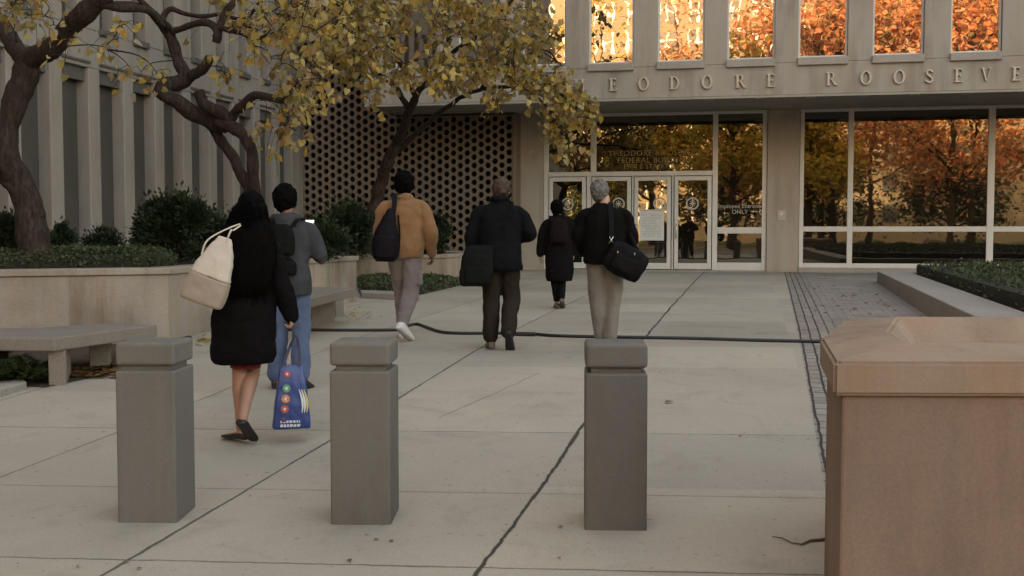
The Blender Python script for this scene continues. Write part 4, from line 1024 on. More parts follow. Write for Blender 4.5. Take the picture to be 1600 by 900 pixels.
def loft(mb, rings, n=18, ex=2.0):
    """rings: (centre, side_vec, front_vec) with vec lengths = radii; closed with caps"""
    b = len(mb.v)
    for c, u, w in rings:
        for k in range(n):
            a = 2*math.pi*k/n; ca, sa = math.cos(a), math.sin(a)
            ca = math.copysign(abs(ca)**(2/ex), ca); sa = math.copysign(abs(sa)**(2/ex), sa)
            mb.v.append(tuple(Vector(c)+Vector(u)*ca+Vector(w)*sa))
    N = len(rings)
    for i in range(N-1):
        for k in range(n):
            mb.f.append((b+i*n+k, b+i*n+(k+1) % n, b+(i+1)*n+(k+1) % n, b+(i+1)*n+k)); mb.m.append(0)
    mb.f.append(tuple(b+k for k in reversed(range(n)))); mb.m.append(0)
    mb.f.append(tuple(b+(N-1)*n+k for k in range(n))); mb.m.append(0)
def hring(mb, rows, n=22, ex=2.2):
    """horizontal rings: (z, x, y, rx, ry)"""
    loft(mb, [((x, y, z), (rx, 0, 0), (0, ry, 0)) for z, x, y, rx, ry in rows], n, ex)
def limb(mb, pts, n=14, flat=1.0, k=4, front=Vector((0, 1, 0))):
    """pts: (pos, radius); rounded ends, round section, smooth taper"""
    sp = smoothpts([(Vector(p), r) for p, r in pts], k)
    rings = []; N = len(sp)
    for i, (p, r) in enumerate(sp):
        t = (sp[min(i+1, N-1)][0]-sp[max(i-1, 0)][0]).normalized()
        u = t.cross(front); u = u.normalized() if u.length > .05 else Vector((1, 0, 0)); w = u.cross(t).normalized()
        rings.append((p, u*r, w*r*flat))
    p0, r0 = sp[0]; t0 = (sp[0][0]-sp[1][0]).normalized(); p1, r1 = sp[-1]; t1 = (sp[-1][0]-sp[-2][0]).normalized()
    c0 = rings[0]; c1 = rings[-1]
    rings = [(p0+t0*r0*.75, c0[1]*.4, c0[2]*.4), (p0+t0*r0*.45, c0[1]*.8, c0[2]*.8)]+rings+[(p1+t1*r1*.45, c1[1]*.8, c1[2]*.8), (p1+t1*r1*.75, c1[1]*.4, c1[2]*.4)]
    loft(mb, rings, n)
def ball(mb, c, rx, ry, rz, n=16, m=9):
    loft(mb, [((c[0], c[1], c[2]-rz*math.cos(math.pi*(i+.4)/(m-.2))), (rx*math.sin(math.pi*(i+.4)/(m-.2)), 0, 0), (0, ry*math.sin(math.pi*(i+.4)/(m-.2)), 0)) for i in range(m)], n)
def fuse(mb, name, m, parent, voxel=.011, smooth=2, fold=0.0, fscale=(7, 7, 4), seed=0, hem=None):
    me = bpy.data.meshes.new(name); me.from_pydata(mb.v, [], mb.f); me.update()
    tmp = bpy.data.objects.new('tmp', me); COL.objects.link(tmp)
    r = tmp.modifiers.new('r', 'REMESH'); r.mode = 'VOXEL'; r.voxel_size = voxel; r.use_smooth_shade = True
    s = tmp.modifiers.new('s', 'SMOOTH'); s.iterations = smooth; s.factor = .6
    dg = bpy.context.evaluated_depsgraph_get(); out = bpy.data.meshes.new_from_object(tmp.evaluated_get(dg)); bpy.data.objects.remove(tmp)
    if fold:
        N = len(out.vertices); co = np.empty(N*3, 'f'); out.vertices.foreach_get('co', co); co = co.reshape(-1, 3)
        no = np.empty(N*3, 'f'); out.vertices.foreach_get('normal', no); no = no.reshape(-1, 3)
        off = Vector((seed*3.7, seed*1.3, 0))
        d = np.array([noise.noise(Vector((c[0]*fscale[0], c[1]*fscale[1], c[2]*fscale[2]))+off)+.5*noise.noise(Vector((c[0]*fscale[0]*2.3+c[2]*4, c[1]*fscale[1]*2.3, c[2]*fscale[2]*2.6))+off) for c in co], 'f')
        co += no*(d*fold)[:, None]; out.vertices.foreach_set('co', co.ravel()); out.update()
    out.polygons.foreach_set('use_smooth', [True]*len(out.polygons)); out.name = name
    return from_mesh(name, out, m, parent)
def hand(mb, w, d, palm, side, s=1.0, curl=.5):
    """w wrist, d towards the fingers, palm = direction the palm faces, side = +1 when the thumb leaves towards palm x d"""
    d = Vector(d).normalized(); pn = Vector(palm); pn = (pn-d*pn.dot(d)).normalized(); x = pn.cross(d)*side; w = Vector(w)
    loft(mb, [(w-d*.03*s, x*.024*s, pn*.019*s), (w+d*.012*s, x*.030*s, pn*.017*s), (w+d*.045*s, x*.041*s, pn*.015*s), (w+d*.080*s, x*.042*s, pn*.013*s), (w+d*.095*s, x*.036*s, pn*.009*s)], 12)
    for i, (o, L) in enumerate(((.031, .068), (.011, .078), (-.011, .072), (-.031, .056))):
        p = w+d*.078*s+x*o*s; a = 0; pts = [(p, .0095*s)]
        for j, f in enumerate((.44, .31, .25)):
            a += curl*(.7, 1.0, .8)[j]; q = p+(d*math.cos(a)+pn*math.sin(a))*L*f*s; pts.append((q, (.009, .0083, .0072)[j]*s)); p = q
        limb(mb, pts, 8, k=2)
    p = w+d*.025*s+x*.028*s; pts = [(p, .013*s)]
    for L, dd_ in ((.034, d*.6+x*.75+pn*.25), (.030, d*.8+x*.35+pn*.45), (.024, d*.85+x*.1+pn*.5)):
        p = p+dd_.normalized()*L*s; pts.append((p, .0105*s))
    limb(mb, pts, 8, k=2)
def head(mb, c, s=1.0, lean=0):
    c = Vector(c)
    hring(mb, [(c.z+dz*s, c.x, c.y+dy*s, rx*s, ry*s) for dz, dy, rx, ry in ((-.118, .045, .022, .028), (-.108, .038, .040, .045), (-.085, .026, .055, .066), (-.05, .012, .066, .084), (-.01, 0, .073, .095), (.03, -.005, .077, .098), (.065, -.006, .072, .090), (.092, -.006, .056, .070), (.110, -.006, .030, .040), (.115, -.006, .012, .016))], 22, 2.0)
    limb(mb, [(c+Vector((0, .085, .008))*s, .010*s), (c+Vector((0, .105, -.028))*s, .013*s), (c+Vector((0, .098, -.040))*s, .014*s)], 8, k=2)   # nose
    limb(mb, [(c+Vector((-.022, .083, -.066))*s, .007*s), (c+Vector((0, .090, -.066))*s, .009*s), (c+Vector((.022, .083, -.066))*s, .007*s)], 8, k=2)  # lips
    limb(mb, [(c+Vector((-.045, .080, .024))*s, .008*s), (c+Vector((0, .090, .022))*s, .008*s), (c+Vector((.045, .080, .024))*s, .008*s)], 8, k=2)     # brow
    for sx in (-1, 1):
        loft(mb, [(c+Vector((sx*(.070+i*.006), -.008-.004*i, -.008))*s, Vector((0, r*.62, 0))*s, Vector((0, 0, r))*s) for i, r in enumerate((.022, .031, .032, .024))], 12)
def eyes(c, s, parent):
    for sx in (-1, 1):
        mb = MB(); ball(mb, Vector(c)+Vector((sx*.031, .078, .003))*s, .012*s, .012*s, .010*s, 10, 7)
        mb.build('eye', M_eye, parent, smooth=True)
def shoe(mb, ankle, direc, L=.27, lift=0.0, H=.075, flat=False, s=1.0):
    """ankle position (sole level at ankle.z), direc = toe direction (can pitch)"""
    a = Vector(ankle); d = Vector(direc).normalized(); x = Vector((d.y, -d.x, 0)); x = x.normalized() if x.length > .05 else Vector((1, 0, 0)); up = x.cross(d).normalized()
    if up.z < 0: up = -up
    prof = [(-.075, .022, .62), (-.062, .034, .85), (-.02, .038, 1.0), (.04, .038, .86), (.09, .044, .66), (.14, .047, .52), (.175, .040, .42), (.198, .022, .30)]
    k = L/.273
    if flat: prof = [(p, w_, h*.62) for p, w_, h in prof]
    loft(mb, [(a+d*p*k+up*(H*h/2), x*w_*s, up*(H*h/2)) for p, w_, h in prof], 16, 3.0)
class Person:
    """local frame: x right, y ahead (walking direction), z up, feet on z = 0"""
    def __init__(s, label, loc, head_to, H):
        s.root = tag(empty('person', loc, head_to), label, 'person'); s.k = H/1.75; s.root.scale = (s.k,)*3; s.H = H
    def w(s, p): return s.root.matrix_basis @ Vector(p)
def torso(mb, sh=.175, chest=.15, waist=.135, hip=.155, d=.105, lean=0):
    hring(mb, [(.86, 0, 0, hip*.8, d*.85), (.93, 0, -.01, hip, d), (1.02, 0, -.002, hip*.95, d*.9), (1.12, 0, .008+lean*.3, waist, d*.82), (1.24, 0, .01+lean*.6, chest, d*.95), (1.34, 0, .005+lean*.8, chest*1.08, d), (1.415, 0, lean, sh*.86, d*.8), (1.445, 0, lean, sh*.5, d*.6)], 24)
    limb(mb, [((0, lean-.005, 1.42), .062), ((0, lean+.005, 1.49), .054), ((0, lean+.02, 1.56), .052)], 14)
def body(P, hc, arms, legs, skin, hands_curl=(.5, .5), palms=((1, 0, 0), (-1, 0, 0)), hdirs=None, sh=.175, lean=0, hs=1.0):
    mb = MB(); torso(mb, sh, lean=lean); head(mb, hc, hs)
    for i, A in enumerate(arms):
        S_, E_, W_ = map(Vector, A)
        limb(mb, [(S_+Vector((0, 0, -.02)), .046), (S_.lerp(E_, .5), .044), (E_, .037), (E_.lerp(W_, .35), .037), (W_, .025)], 12)
        dd_ = Vector(hdirs[i]) if hdirs else (W_-E_)
        hand(mb, W_, dd_, palms[i], (1, -1)[i], 1.0, hands_curl[i])
    for L in legs:
        h_, k_, a_ = map(Vector, L[:3])
        limb(mb, [(h_, .088), (h_.lerp(k_, .5), .072), (k_, .054), (k_.lerp(a_, .33), .055), (k_.lerp(a_, .7), .040), (a_+Vector((0, 0, .05)) if False else a_, .034)], 14)
        shoe(mb, a_-Vector((0, 0, .066)), L[3], .215, H=.055, s=.86)
    b = fuse(mb, 'body', skin, P.root, .0062, 1)
    eyes(hc, hs, P.root); return b
def sleeve(mb, A, r=(.068, .060, .052, .046), end=.97, extra=0):
    S_, E_, W_ = map(Vector, A); W2 = E_.lerp(W_, end); sg = 1 if S_.x > 0 else -1
    limb(mb, [(S_+Vector((-.055*sg, 0, -.005)), r[0]*.62), (S_+Vector((-.012*sg, 0, -.035)), r[0]*.86), (S_.lerp(E_, .30), r[0]*.92), (S_.lerp(E_, .6), r[1]), (E_, r[1]*.97), (E_.lerp(W2, .5), r[2]), (W2, r[3])], 16)
def trouser_legs(mb, legs, r=(.102, .088, .074, .070, .070), endf=.93, waist=(.98, .155, .115)):
    for L in legs:
        h_, k_, a_ = map(Vector, L[:3])
        e = k_.lerp(a_, endf)
        limb(mb, [(h_+Vector((0, 0, .02)), r[0]), (h_.lerp(k_, .5), r[1]), (k_, r[2]), (k_.lerp(e, .5), r[3]), (e, r[4])], 18)
    hring(mb, [(.86, 0, -.005, waist[1]*.93, waist[2]*.95), (.92, 0, -.01, waist[1], waist[2]), (waist[0], 0, 0, waist[1]*.95, waist[2]*.9)], 22)
def strap(name, pts, w, m, parent, th=.004):
    """flat webbing ribbon following pts; each pt = (pos, width direction)"""
    mb = MB(); sp = []
    P3 = smoothpts([(Vector(p), 0) for p, _ in pts], 5); D3 = smoothpts([(Vector(d).normalized(), 0) for _, d in pts], 5)
    V = []
    for (p, _), (d, _) in zip(P3, D3):
        V.append((p, d.normalized()))
    for i, (p, d) in enumerate(V):
        t = (V[min(i+1, len(V)-1)][0]-V[max(i-1, 0)][0]).normalized(); n_ = d.cross(t).normalized()
        for a, b in ((-1, -1), (1, -1), (1, 1), (-1, 1)): mb.v.append(tuple(p+d*a*w/2+n_*b*th/2))
    for i in range(len(V)-1):
        for k in range(4): mb.f.append((i*4+k, i*4+(k+1) % 4, (i+1)*4+(k+1) % 4, (i+1)*4+k)); mb.m.append(0)
    mb.f += [(3, 2, 1, 0), tuple((len(V)-1)*4+k for k in range(4))]; mb.m += [0, 0]
    return mb.build(name, m, parent, smooth=False)
def hair_short(c, s, m, parent, full=1.0, seed=1, low=-.06):
    mb = MB(); c = Vector(c)
    full *= 1.06; ball(mb, c+Vector((0, -.018, .022))*s, .088*s*full, .100*s*full, .108*s*full, 20, 12)
    hring(mb, [(c.z+low*s, c.x, c.y-.045*s, .058*s, .050*s), (c.z-.02*s, c.x, c.y-.035*s, .078*s*full, .070*s), (c.z+.04*s, c.x, c.y-.02*s, .085*s*full, .088*s)], 18)
    return fuse(mb, 'hair', m, parent, .007, 1, .011, (26, 26, 26), seed)

# ---- 1: woman with long black hair, black quilted coat, two bags
p1 = gnd(385, 690); P = Person('person with long black hair in a knee-length black coat, carrying two bags', (p1.x, p1.y, gz(p1.y)), YAW+.05, 1.66)
arms = (((-.17, 0, 1.40), (-.235, .02, 1.14), (-.19, .16, .98)), ((.165, 0, 1.40), (.24, -.01, 1.13), (.31, .03, .90)))
legs = (((-.07, 0, .92), (-.045, .03, .50), (-.035, -.01, .095), (-.75, .65, -.03)), ((.075, 0, .92), (.035, .10, .52), (.015, -.20, .20), (.25, .75, -.62)))
body(P, (.055, .03, 1.615), arms, legs, M_skin_m, (.9, 1.15), ((1, .3, 0), (-1, 0, 0)), hdirs=((.5, .6, -.4), (.12, .05, -1)))
mb = MB()
hring(mb, [(.555, -.01, -.01, .200, .150), (.60, -.01, -.01, .222, .168), (.75, -.005, -.01, .222, .170), (.92, 0, -.01, .212, .162), (1.08, 0, -.005, .198, .15), (1.22, .01, 0, .192, .148), (1.33, .02, .0, .190, .14), (1.41, .02, .0, .160, .115), (1.46, .03, .01, .085, .08), (1.50, .04, .015, .075, .07)], 28)
sleeve(mb, arms[0], (.085, .078, .068, .056)); sleeve(mb, arms[1], (.083, .078, .070, .050), 1.12)
fuse(mb, 'coat', M_c_black, P.root, .011, 2, .014, (5, 5, 9), 1)
mb = MB(); hring(mb, [(.520, .0, .0, .105, .10), (.60, 0, 0, .115, .11), (.8, 0, 0, .14, .12)], 22); fuse(mb, 'skirt', M_c_red, P.root, .010, 1, .006, (16, 16, 3), 2)
mb = MB(); c = Vector((.055, .015, 1.62))
ball(mb, c+Vector((0, -.012, .02)), .097, .112, .115, 20, 12)
hring(mb, [(.99, .03, -.125, .05, .020), (1.05, .03, -.14, .125, .036), (1.13, .03, -.145, .178, .058), (1.25, .035, -.135, .205, .080), (1.38, .04, -.105, .205, .100), (1.48, .045, -.07, .178, .115), (1.57, .05, -.03, .130, .115), (1.65, .055, -.01, .108, .112)], 24)
hr_ = fuse(mb, 'hair', M_hair_b, P.root, .009, 2, .006, (20, 20, 4), 3)
RH = random.Random(8); mb = MB()
for i in range(230):
    a = RH.uniform(-1.45, 1.45); w0 = .105; w1 = RH.uniform(.15, .215)
    pts = []; ze = RH.uniform(.95, 1.12)
    for k in range(9):
        t = k/8; z = 1.70+(ze-1.70)*t; rx = (w0+(w1-w0)*min(1, t*1.6))*min(1, .42+t*4.2); ry = (.115+(.03)*math.sin(t*3)-.07*t)*min(1, .5+t*4)
        yc = -.01-.10*min(1, t*1.3)
        pts.append(Vector((.05-.02*t+math.sin(a)*rx*(1 if t < .8 else 1-.5*(t-.8)*2)+RH.gauss(0, .004), yc-math.cos(a)*ry-.006+RH.gauss(0, .003), z)))
    mb.tube(pts, [.0022]*5+[.002, .0018, .0014, .0008], 3, cap=False)
mb.build('loose_strands', M_hair_b, hr_, smooth=True)
for L, nm in ((legs[0], 0), (legs[1], 1)):
    mb = MB(); shoe(mb, Vector(L[2])-Vector((0, 0, .075)), L[3], .262, H=.085, flat=True, s=1.12); fuse(mb, 'shoe', M_shoe_b, P.root, .006, 1)
# tote bag on her left shoulder
def tote():
    root = tag(empty('tote_bag'), 'large cream canvas tote with taupe base hanging behind the shoulder of the long-haired person', 'bag')
    dep = 7.12
    A = [at(336, 368, dep), at(362, 374, dep), at(361, 437, dep), at(322, 424, dep), at(294, 443, dep), at(284, 468, dep), at(327, 487, dep)]
    # frame of the bag: up axis runs from base to mouth
    base_c = (at(284, 462, dep)+at(344, 487, dep)).lerp(at(300, 440, dep), .0)*.5; mouth = at(352, 371, dep)
    root.location = base_c
    up = (mouth-base_c); Lb = up.length; up.normalize(); sd_ = UV.cross(up); sd_ = (FV.cross(up)).normalized(); fw = up.cross(sd_).normalized()
    mb = MB(); rows = []
    for t, wx, wy in ((0, .128, .060), (.04, .136, .070), (.22, .138, .072), (.40, .132, .068), (.65, .108, .050), (.85, .075, .030), (.97, .050, .016), (1.0, .044, .010)):
        rows.append((up*Lb*t, sd_*wx, fw*wy))
    lo = MB(); loft(lo, rows[:4], 28, 4.0); hi = MB(); loft(hi, [rows[3]]+rows[4:], 28, 3.6)
    fuse(lo, 'base', M_canvas_d, root, .009, 1, .006, (9, 9, 9), 5); fuse(hi, 'bag_body', M_canvas, root, .009, 1, .007, (9, 9, 9), 6)
    for a_, o_x in ((.66, -.098), (.90, .02)):
        a = up*Lb*a_+sd_*o_x-fw*.02; pts = [(a, sd_), (a+up*.10+sd_*.004, sd_), (up*(Lb+.06)+sd_*(.02+o_x*.3)+fw*.03, sd_), (up*(Lb+.13)+sd_*.06+fw*.10, sd_)]
        strap('handle', pts, .011, M_canvas, root)
    return root
tote()
# blue shopping bag in her right hand
def shopping():
    root = tag(empty('shopping_bag'), 'glossy blue reusable shopping bag with coloured round badges, held beside the middle bollard', 'bag')
    w_ = P.w((.335, .035, .80)); dep = (w_-CAM).dot(FV)
    dep = 7.42
    b = at(455, 668, dep); root.location = b
    X = (RV*.93+FV*.25).normalized(); Y = Vector((-X.y, X.x, 0)); Z = Vector((0, 0, 1))
    m_blue = simple('blue_bag_laminate', (.012, .042, .18), .35, .12, 9, .35, 14, dist=.01, spec=.6); m_navy = simple('navy_bag_edge', (.010, .015, .06), .5, .1, 9, .1)
    H = .42; mb = MB()
    rows = [(Z*H*t+X*(x), X*rx, Y*ry) for t, x, rx, ry in ((0, 0, .122, .068), (.03, 0, .126, .070), (.35, .004, .112, .062), (.7, .006, .092, .045), (.95, .006, .078, .022), (1, .006, .075, .018))]
    loft(mb, rows, 32, 7.0)
    fuse(mb, 'bag_body', m_blue, root, .006, 1, .005, (10, 10, 8), 7)
    m_cols = [simple('badge_%s' % n_, c_, .4, .25, 60, 0) for n_, c_ in (('red', (.45, .05, .04)), ('green', (.08, .28, .16)), ('orange', (.60, .22, .09)), ('scarlet', (.50, .09, .05)), ('navy', (.04, .05, .16)))]
    m_wh = simple('white_print', (.62, .62, .62), .5, .04, 20, 0); m_yel = simple('yellow_print', (.6, .5, .2), .5, .05, 20, 0)
    def surf(x, t):  # front-face point of the bag at side coordinate x (m) and height fraction t
        ry = np.interp(t, [0, .03, .35, .7, .95, 1], [.068, .070, .062, .045, .022, .018]); xc = np.interp(t, [0, .35, 1], [0, .004, .006])
        return Z*H*t+X*(xc+x)-Y*(ry+.0055)
    for i, (t, r) in enumerate(((.86, .022), (.64, .026), (.48, .027), (.32, .026), (.165, .020))):
        mb2 = MB(); c_ = surf(-.030-.006*i, t); N_ = 16
        tz = (surf(-.03, min(1, t+.05))-surf(-.03, t-.05)).normalized()
        ring = [c_+(X*math.cos(6.283*k/N_)*r+tz*math.sin(6.283*k/N_)*r) for k in range(N_)]; out_ = [p-Y*.003 for p in ring]
        mb2.add(ring+out_, [tuple(range(N_, 2*N_))]+[(k, (k+1) % N_, N_+(k+1) % N_, N_+k) for k in range(N_)])
        bd = mb2.build('badge', m_cols[i], root)
        mb3 = MB(); rr = r*.5
        mb3.add([c_-Y*.0042+X*a_*rr+tz*b_*rr for a_, b_ in ((-.8, .1), (-.1, .95), (.85, .35), (.25, -.1), (.5, -.9), (-.35, -.6))], [(0, 1, 2, 3, 4, 5)])
        mb3.build('emblem', m_wh if i != 4 else m_cols[0], bd)
    # swoosh stripes near the side and caption block
    for j, (x0, col) in enumerate(((.045, m_wh), (.060, m_wh), (.076, m_yel))):
        mb4 = MB(); L_ = []
        for k in range(9):
            t = .62-.36*k/8; xx = x0+.016*math.sin(k/8*2.6)+.010*k/8; wd = .006*math.sin(math.pi*(k+.6)/9.2)+.001
            L_.append((surf(xx-wd, t)-Y*.002, surf(xx+wd, t)-Y*.002))
        for k in range(8): mb4.add([L_[k][0], L_[k][1], L_[k+1][1], L_[k+1][0]], [(0, 1, 2, 3)])
        mb4.build('printed_stripe', col, root)
    mbp = MB(); RP = random.Random(3)
    for z_, h_ in ((.105, .016), (.060, .010), (.040, .010)):
        x = -.075
        while x < .055:
            w_ = RP.uniform(.008, .022); v0, v1 = surf(x, z_)-Y*.002, surf(x+w_, z_)-Y*.002
            mbp.add([v0, v1, v1+Z*h_, v0+Z*h_], [(0, 1, 2, 3)]); x += w_+.006
    mbp.build('printed_caption', m_wh, root)
    hp = at(462, 524, dep)-b
    for s_ in (-1, 1):
        pts = [(surf(-.055, .97)+Y*(.03 if s_ > 0 else 0), X), ((surf(-.055, .97)).lerp(hp, .5)+X*-.008, X), (hp+Y*.012*s_, Y), ((surf(.05, .97)).lerp(hp, .5)+X*.01, X), (surf(.05, .97)+Y*(.03 if s_ > 0 else 0), X)]
        strap('handle', pts, .020, m_navy, root)
    return root
shopping()

# ---- 2: man in grey hoodie and jeans looking at a phone
p2 = gnd(452, 606); P = Person('person in a grey hooded jacket and blue jeans looking at a phone', (p2.x, p2.y, gz(p2.y)), YAW-.05, 1.71)
arms = (((-.185, 0, 1.40), (-.24, .05, 1.13), (-.12, .24, 1.10)), ((.185, 0, 1.40), (.265, .06, 1.12), (.13, .27, 1.30)))
legs = (((-.09, 0, .93), (-.10, .04, .50), (-.11, .0, .09), (-.1, 1, 0)), ((.09, 0, .93), (.10, .02, .50), (.13, -.12, .11), (.25, 1, -.25)))
body(P, (-.025, .04, 1.60), arms, legs, M_skin_d, (.8, .9), ((1, 0, .2), (-.2, -1, 0)), hdirs=((.8, .5, 0), (-.2, .25, 1)))
mb = MB()
hring(mb, [(.80, .0, -.005, .190, .135), (.84, .0, -.005, .200, .145), (.95, 0, -.01, .195, .140), (1.08, 0, 0, .188, .136), (1.22, 0, 0, .195, .14), (1.34, 0, 0, .198, .135), (1.41, 0, 0, .17, .11), (1.46, 0, 0, .09, .08)], 26)
limb(mb, [((-.10, .0, 1.45), .045), ((-.05, -.085, 1.45), .05), ((0, -.10, 1.44), .055), ((.05, -.085, 1.45), .05), ((.10, .0, 1.45), .045)], 14)
limb(mb, [((-.04, -.10, 1.42), .05), ((0, -.115, 1.36), .05), ((.04, -.10, 1.42), .05)], 14)
sleeve(mb, arms[0], (.078, .068, .060, .048)); sleeve(mb, arms[1], (.078, .070, .062, .048))
fuse(mb, 'hooded_jacket', M_c_grey, P.root, .011, 1, .015, (7, 7, 6), 11)
mb = MB(); trouser_legs(mb, legs, (.105, .096, .086, .082, .082), .96, (.96, .148, .108)); fuse(mb, 'jeans', M_c_jean, P.root, .010, 1, .014, (8, 8, 6), 12)
hair_short((-.025, .04, 1.60), 1.0, M_hair_b, P.root, 1.13, 13)
for L in legs:
    mb = MB(); shoe(mb, Vector(L[2])-Vector((0, 0, .09)), L[3], .29, H=.095, s=1.05); fuse(mb, 'shoe', M_shoe_b, P.root, .007, 1)
# phone
ph = tag(empty('smartphone'), 'bright smartphone held up at chin height by the person in the grey hood', 'phone')
m_scr, nt_, bs_, oc_, g_ = newmat('phone_screen'); bs_.inputs['Base Color'].default_value = (.6, .65, .7, 1); bs_.inputs['Emission Color'].default_value = (.8, .9, 1, 1); bs_.inputs['Emission Strength'].default_value = .3
ph.location = P.w((.118, .31, 1.42)); ph.rotation_euler = (-.75, 0, YAW-.05)
MB().box(-.038, .038, -.005, .005, -.022, .022).build('phone_case', M_shoe_w, ph, bevel=.003)
MB().box(-.036, .036, -.0066, -.0052, -.020, .020).build('screen', m_scr, ph)
# sling pouch
def pouch(P_, label, c, r, m, st_pts, wdir, name='sling_bag', cat='bag', ex=3.0, w=.035, pocket=True, taper=False, square=False):
    root = tag(empty(name), label, cat); o0 = P_.w(c); root.location = o0; root.rotation_euler = P_.root.rotation_euler; root.scale = P_.root.scale
    mb = MB(); rx, ry, rz = r
    if square: hring(mb, [(z*rz, x*rx, 0, a*rx, b*ry) for z, x, a, b in ((-1, -.12, .80, .55), (-.93, -.10, .92, .85), (-.3, -.04, .98, 1), (.4, .03, .90, .85), (.88, .10, .80, .5), (1, .12, .70, .3))], 26, 5)
    else: hring(mb, [(z*rz, x*rx, 0, a*rx, b*ry) for z, x, a, b in ((-1, 0, .6, .6), (-.85, 0, .90, .9), (-.45, 0, 1, 1), (0, .05, .86, .9), (.4, .15, .62, .75), (.75, .3, .38, .55), (1, .42, .2, .35))] if taper else [(z*rz, x*rx, 0, a*rx, b*ry) for z, x, a, b in ((-1, 0, .72, .6), (-.9, 0, .92, .88), (-.3, 0, 1, 1), (.35, 0, .92, .95), (.75, 0, .74, .8), (.93, 0, .5, .6), (1, 0, .3, .4))], 26, ex)
    fuse(mb, 'bag_body', m, root, .008, 1, .008, (8, 8, 8), int(abs(c[0]*100))+3)
    if pocket:
        mb = MB(); hring(mb, [(z*rz, 0, -ry*.85, a*rx, ry*.35) for z, a in ((-.85, .5), (-.78, .70), (-.1, .74), (-.02, .55))], 22, ex); fuse(mb, 'pocket', m, root, .008, 1, .004, (8, 8, 8), 4)
    for pts in st_pts: strap('strap', [(Vector(p)-Vector(c), wdir) for p in pts], w, m, root, .006)
    return root
pouch(P, 'small black sling pouch on the back of the person in the grey hood', (.045, -.175, 1.045), (.075, .045, .072), M_c_bag, [[(-.10, -.10, 1.44), (-.075, -.155, 1.30), (-.01, -.165, 1.12), (.03, -.17, 1.06)]], (1, .2, .3))
pouch(P, 'flat dark backpack worn by the person in the grey hood', (-.005, -.185, 1.27), (.115, .050, .135), M_c_dkbag, [[(-.09, -.15, 1.38), (-.12, -.10, 1.45), (-.13, .06, 1.42)], [(.08, -.15, 1.38), (.12, -.10, 1.45), (.13, .06, 1.42)]], (1, 0, 0), 'backpack', 'backpack', 3.0, .04)

# ---- 3: brown jacket
p3 = gnd(632, 533); P = Person('person in a tan brown jacket and mauve grey cargo trousers with white sneakers', (p3.x, p3.y, gz(p3.y)), YAW+.04, 1.84)
arms = (((-.19, 0, 1.42), (-.25, -.01, 1.14), (-.235, .14, .95)), ((.19, 0, 1.42), (.275, -.03, 1.13), (.285, .07, .90)))
legs = (((-.085, 0, .95), (-.045, .20, .56), (-.045, .36, .095), (.0, 1, 0)), ((.085, 0, .95), (.065, .03, .52), (-.025, -.10, .155), (.42, .75, -.50)))
body(P, (.0, .04, 1.615), arms, legs, M_skin_d, (.6, .7), ((1, 0, 0), (-1, 0, 0)), sh=.18)
mb = MB()
hring(mb, [(.86, .0, -.005, .198, .135), (.90, .0, -.005, .208, .145), (1.0, 0, -.01, .205, .145), (1.10, 0, 0, .20, .14), (1.22, 0, 0, .205, .145), (1.34, 0, 0, .205, .138), (1.42, 0, 0, .18, .115), (1.47, 0, .005, .10, .085), (1.50, 0, .01, .075, .07)], 26)
limb(mb, [((-.07, .03, 1.48), .03), ((-.05, -.05, 1.485), .032), ((0, -.07, 1.48), .034), ((.05, -.05, 1.485), .032), ((.07, .03, 1.48), .03)], 12)
sleeve(mb, arms[0], (.085, .074, .064, .052)); sleeve(mb, arms[1], (.085, .074, .066, .054))
fuse(mb, 'jacket', M_c_tan, P.root, .011, 1, .017, (6, 6, 5), 21)
mb = MB(); trouser_legs(mb, legs, (.108, .098, .088, .076, .058), .94, (.98, .17, .125))
limb(mb, [((.165, -.03, .70), .03), ((.165, -.03, .60), .032)], 10)
fuse(mb, 'cargo_trousers', M_c_mauve, P.root, .010, 1, .015, (8, 8, 6), 22)
hair_short((.0, .04, 1.615), 1.0, M_hair_b, P.root, 1.14, 23)
for L in legs:
    mb = MB(); a = Vector(L[2]); d = Vector(L[3]).normalized(); shoe(mb, a-Vector((0, 0, .09)) if L is legs[0] else a+Vector((0, -.045, -.05)), L[3], .32, H=.10, s=1.1); sh_ = fuse(mb, 'sneaker', M_shoe_w, P.root, .007, 1)
pouch(P, 'dark navy backpack slung on the left shoulder of the person in tan', (-.175, -.21, 1.10), (.145, .10, .27), cloth('dark_plum_nylon', (.008, .006, .009), .6), [[(-.10, -.20, 1.31), (-.085, -.165, 1.42), (-.095, -.06, 1.515), (-.10, .08, 1.44)]], (1, 0, 0), 'backpack', 'backpack', 2.2, .05, taper=True)
strap('loose_strap', [((-.05, -.165, 1.30), (1, 0, 0)), ((-.035, -.17, 1.10), (1, 0, 0)), ((-.05, -.175, .88), (1, 0, 0))], .02, M_c_bag, P.root)

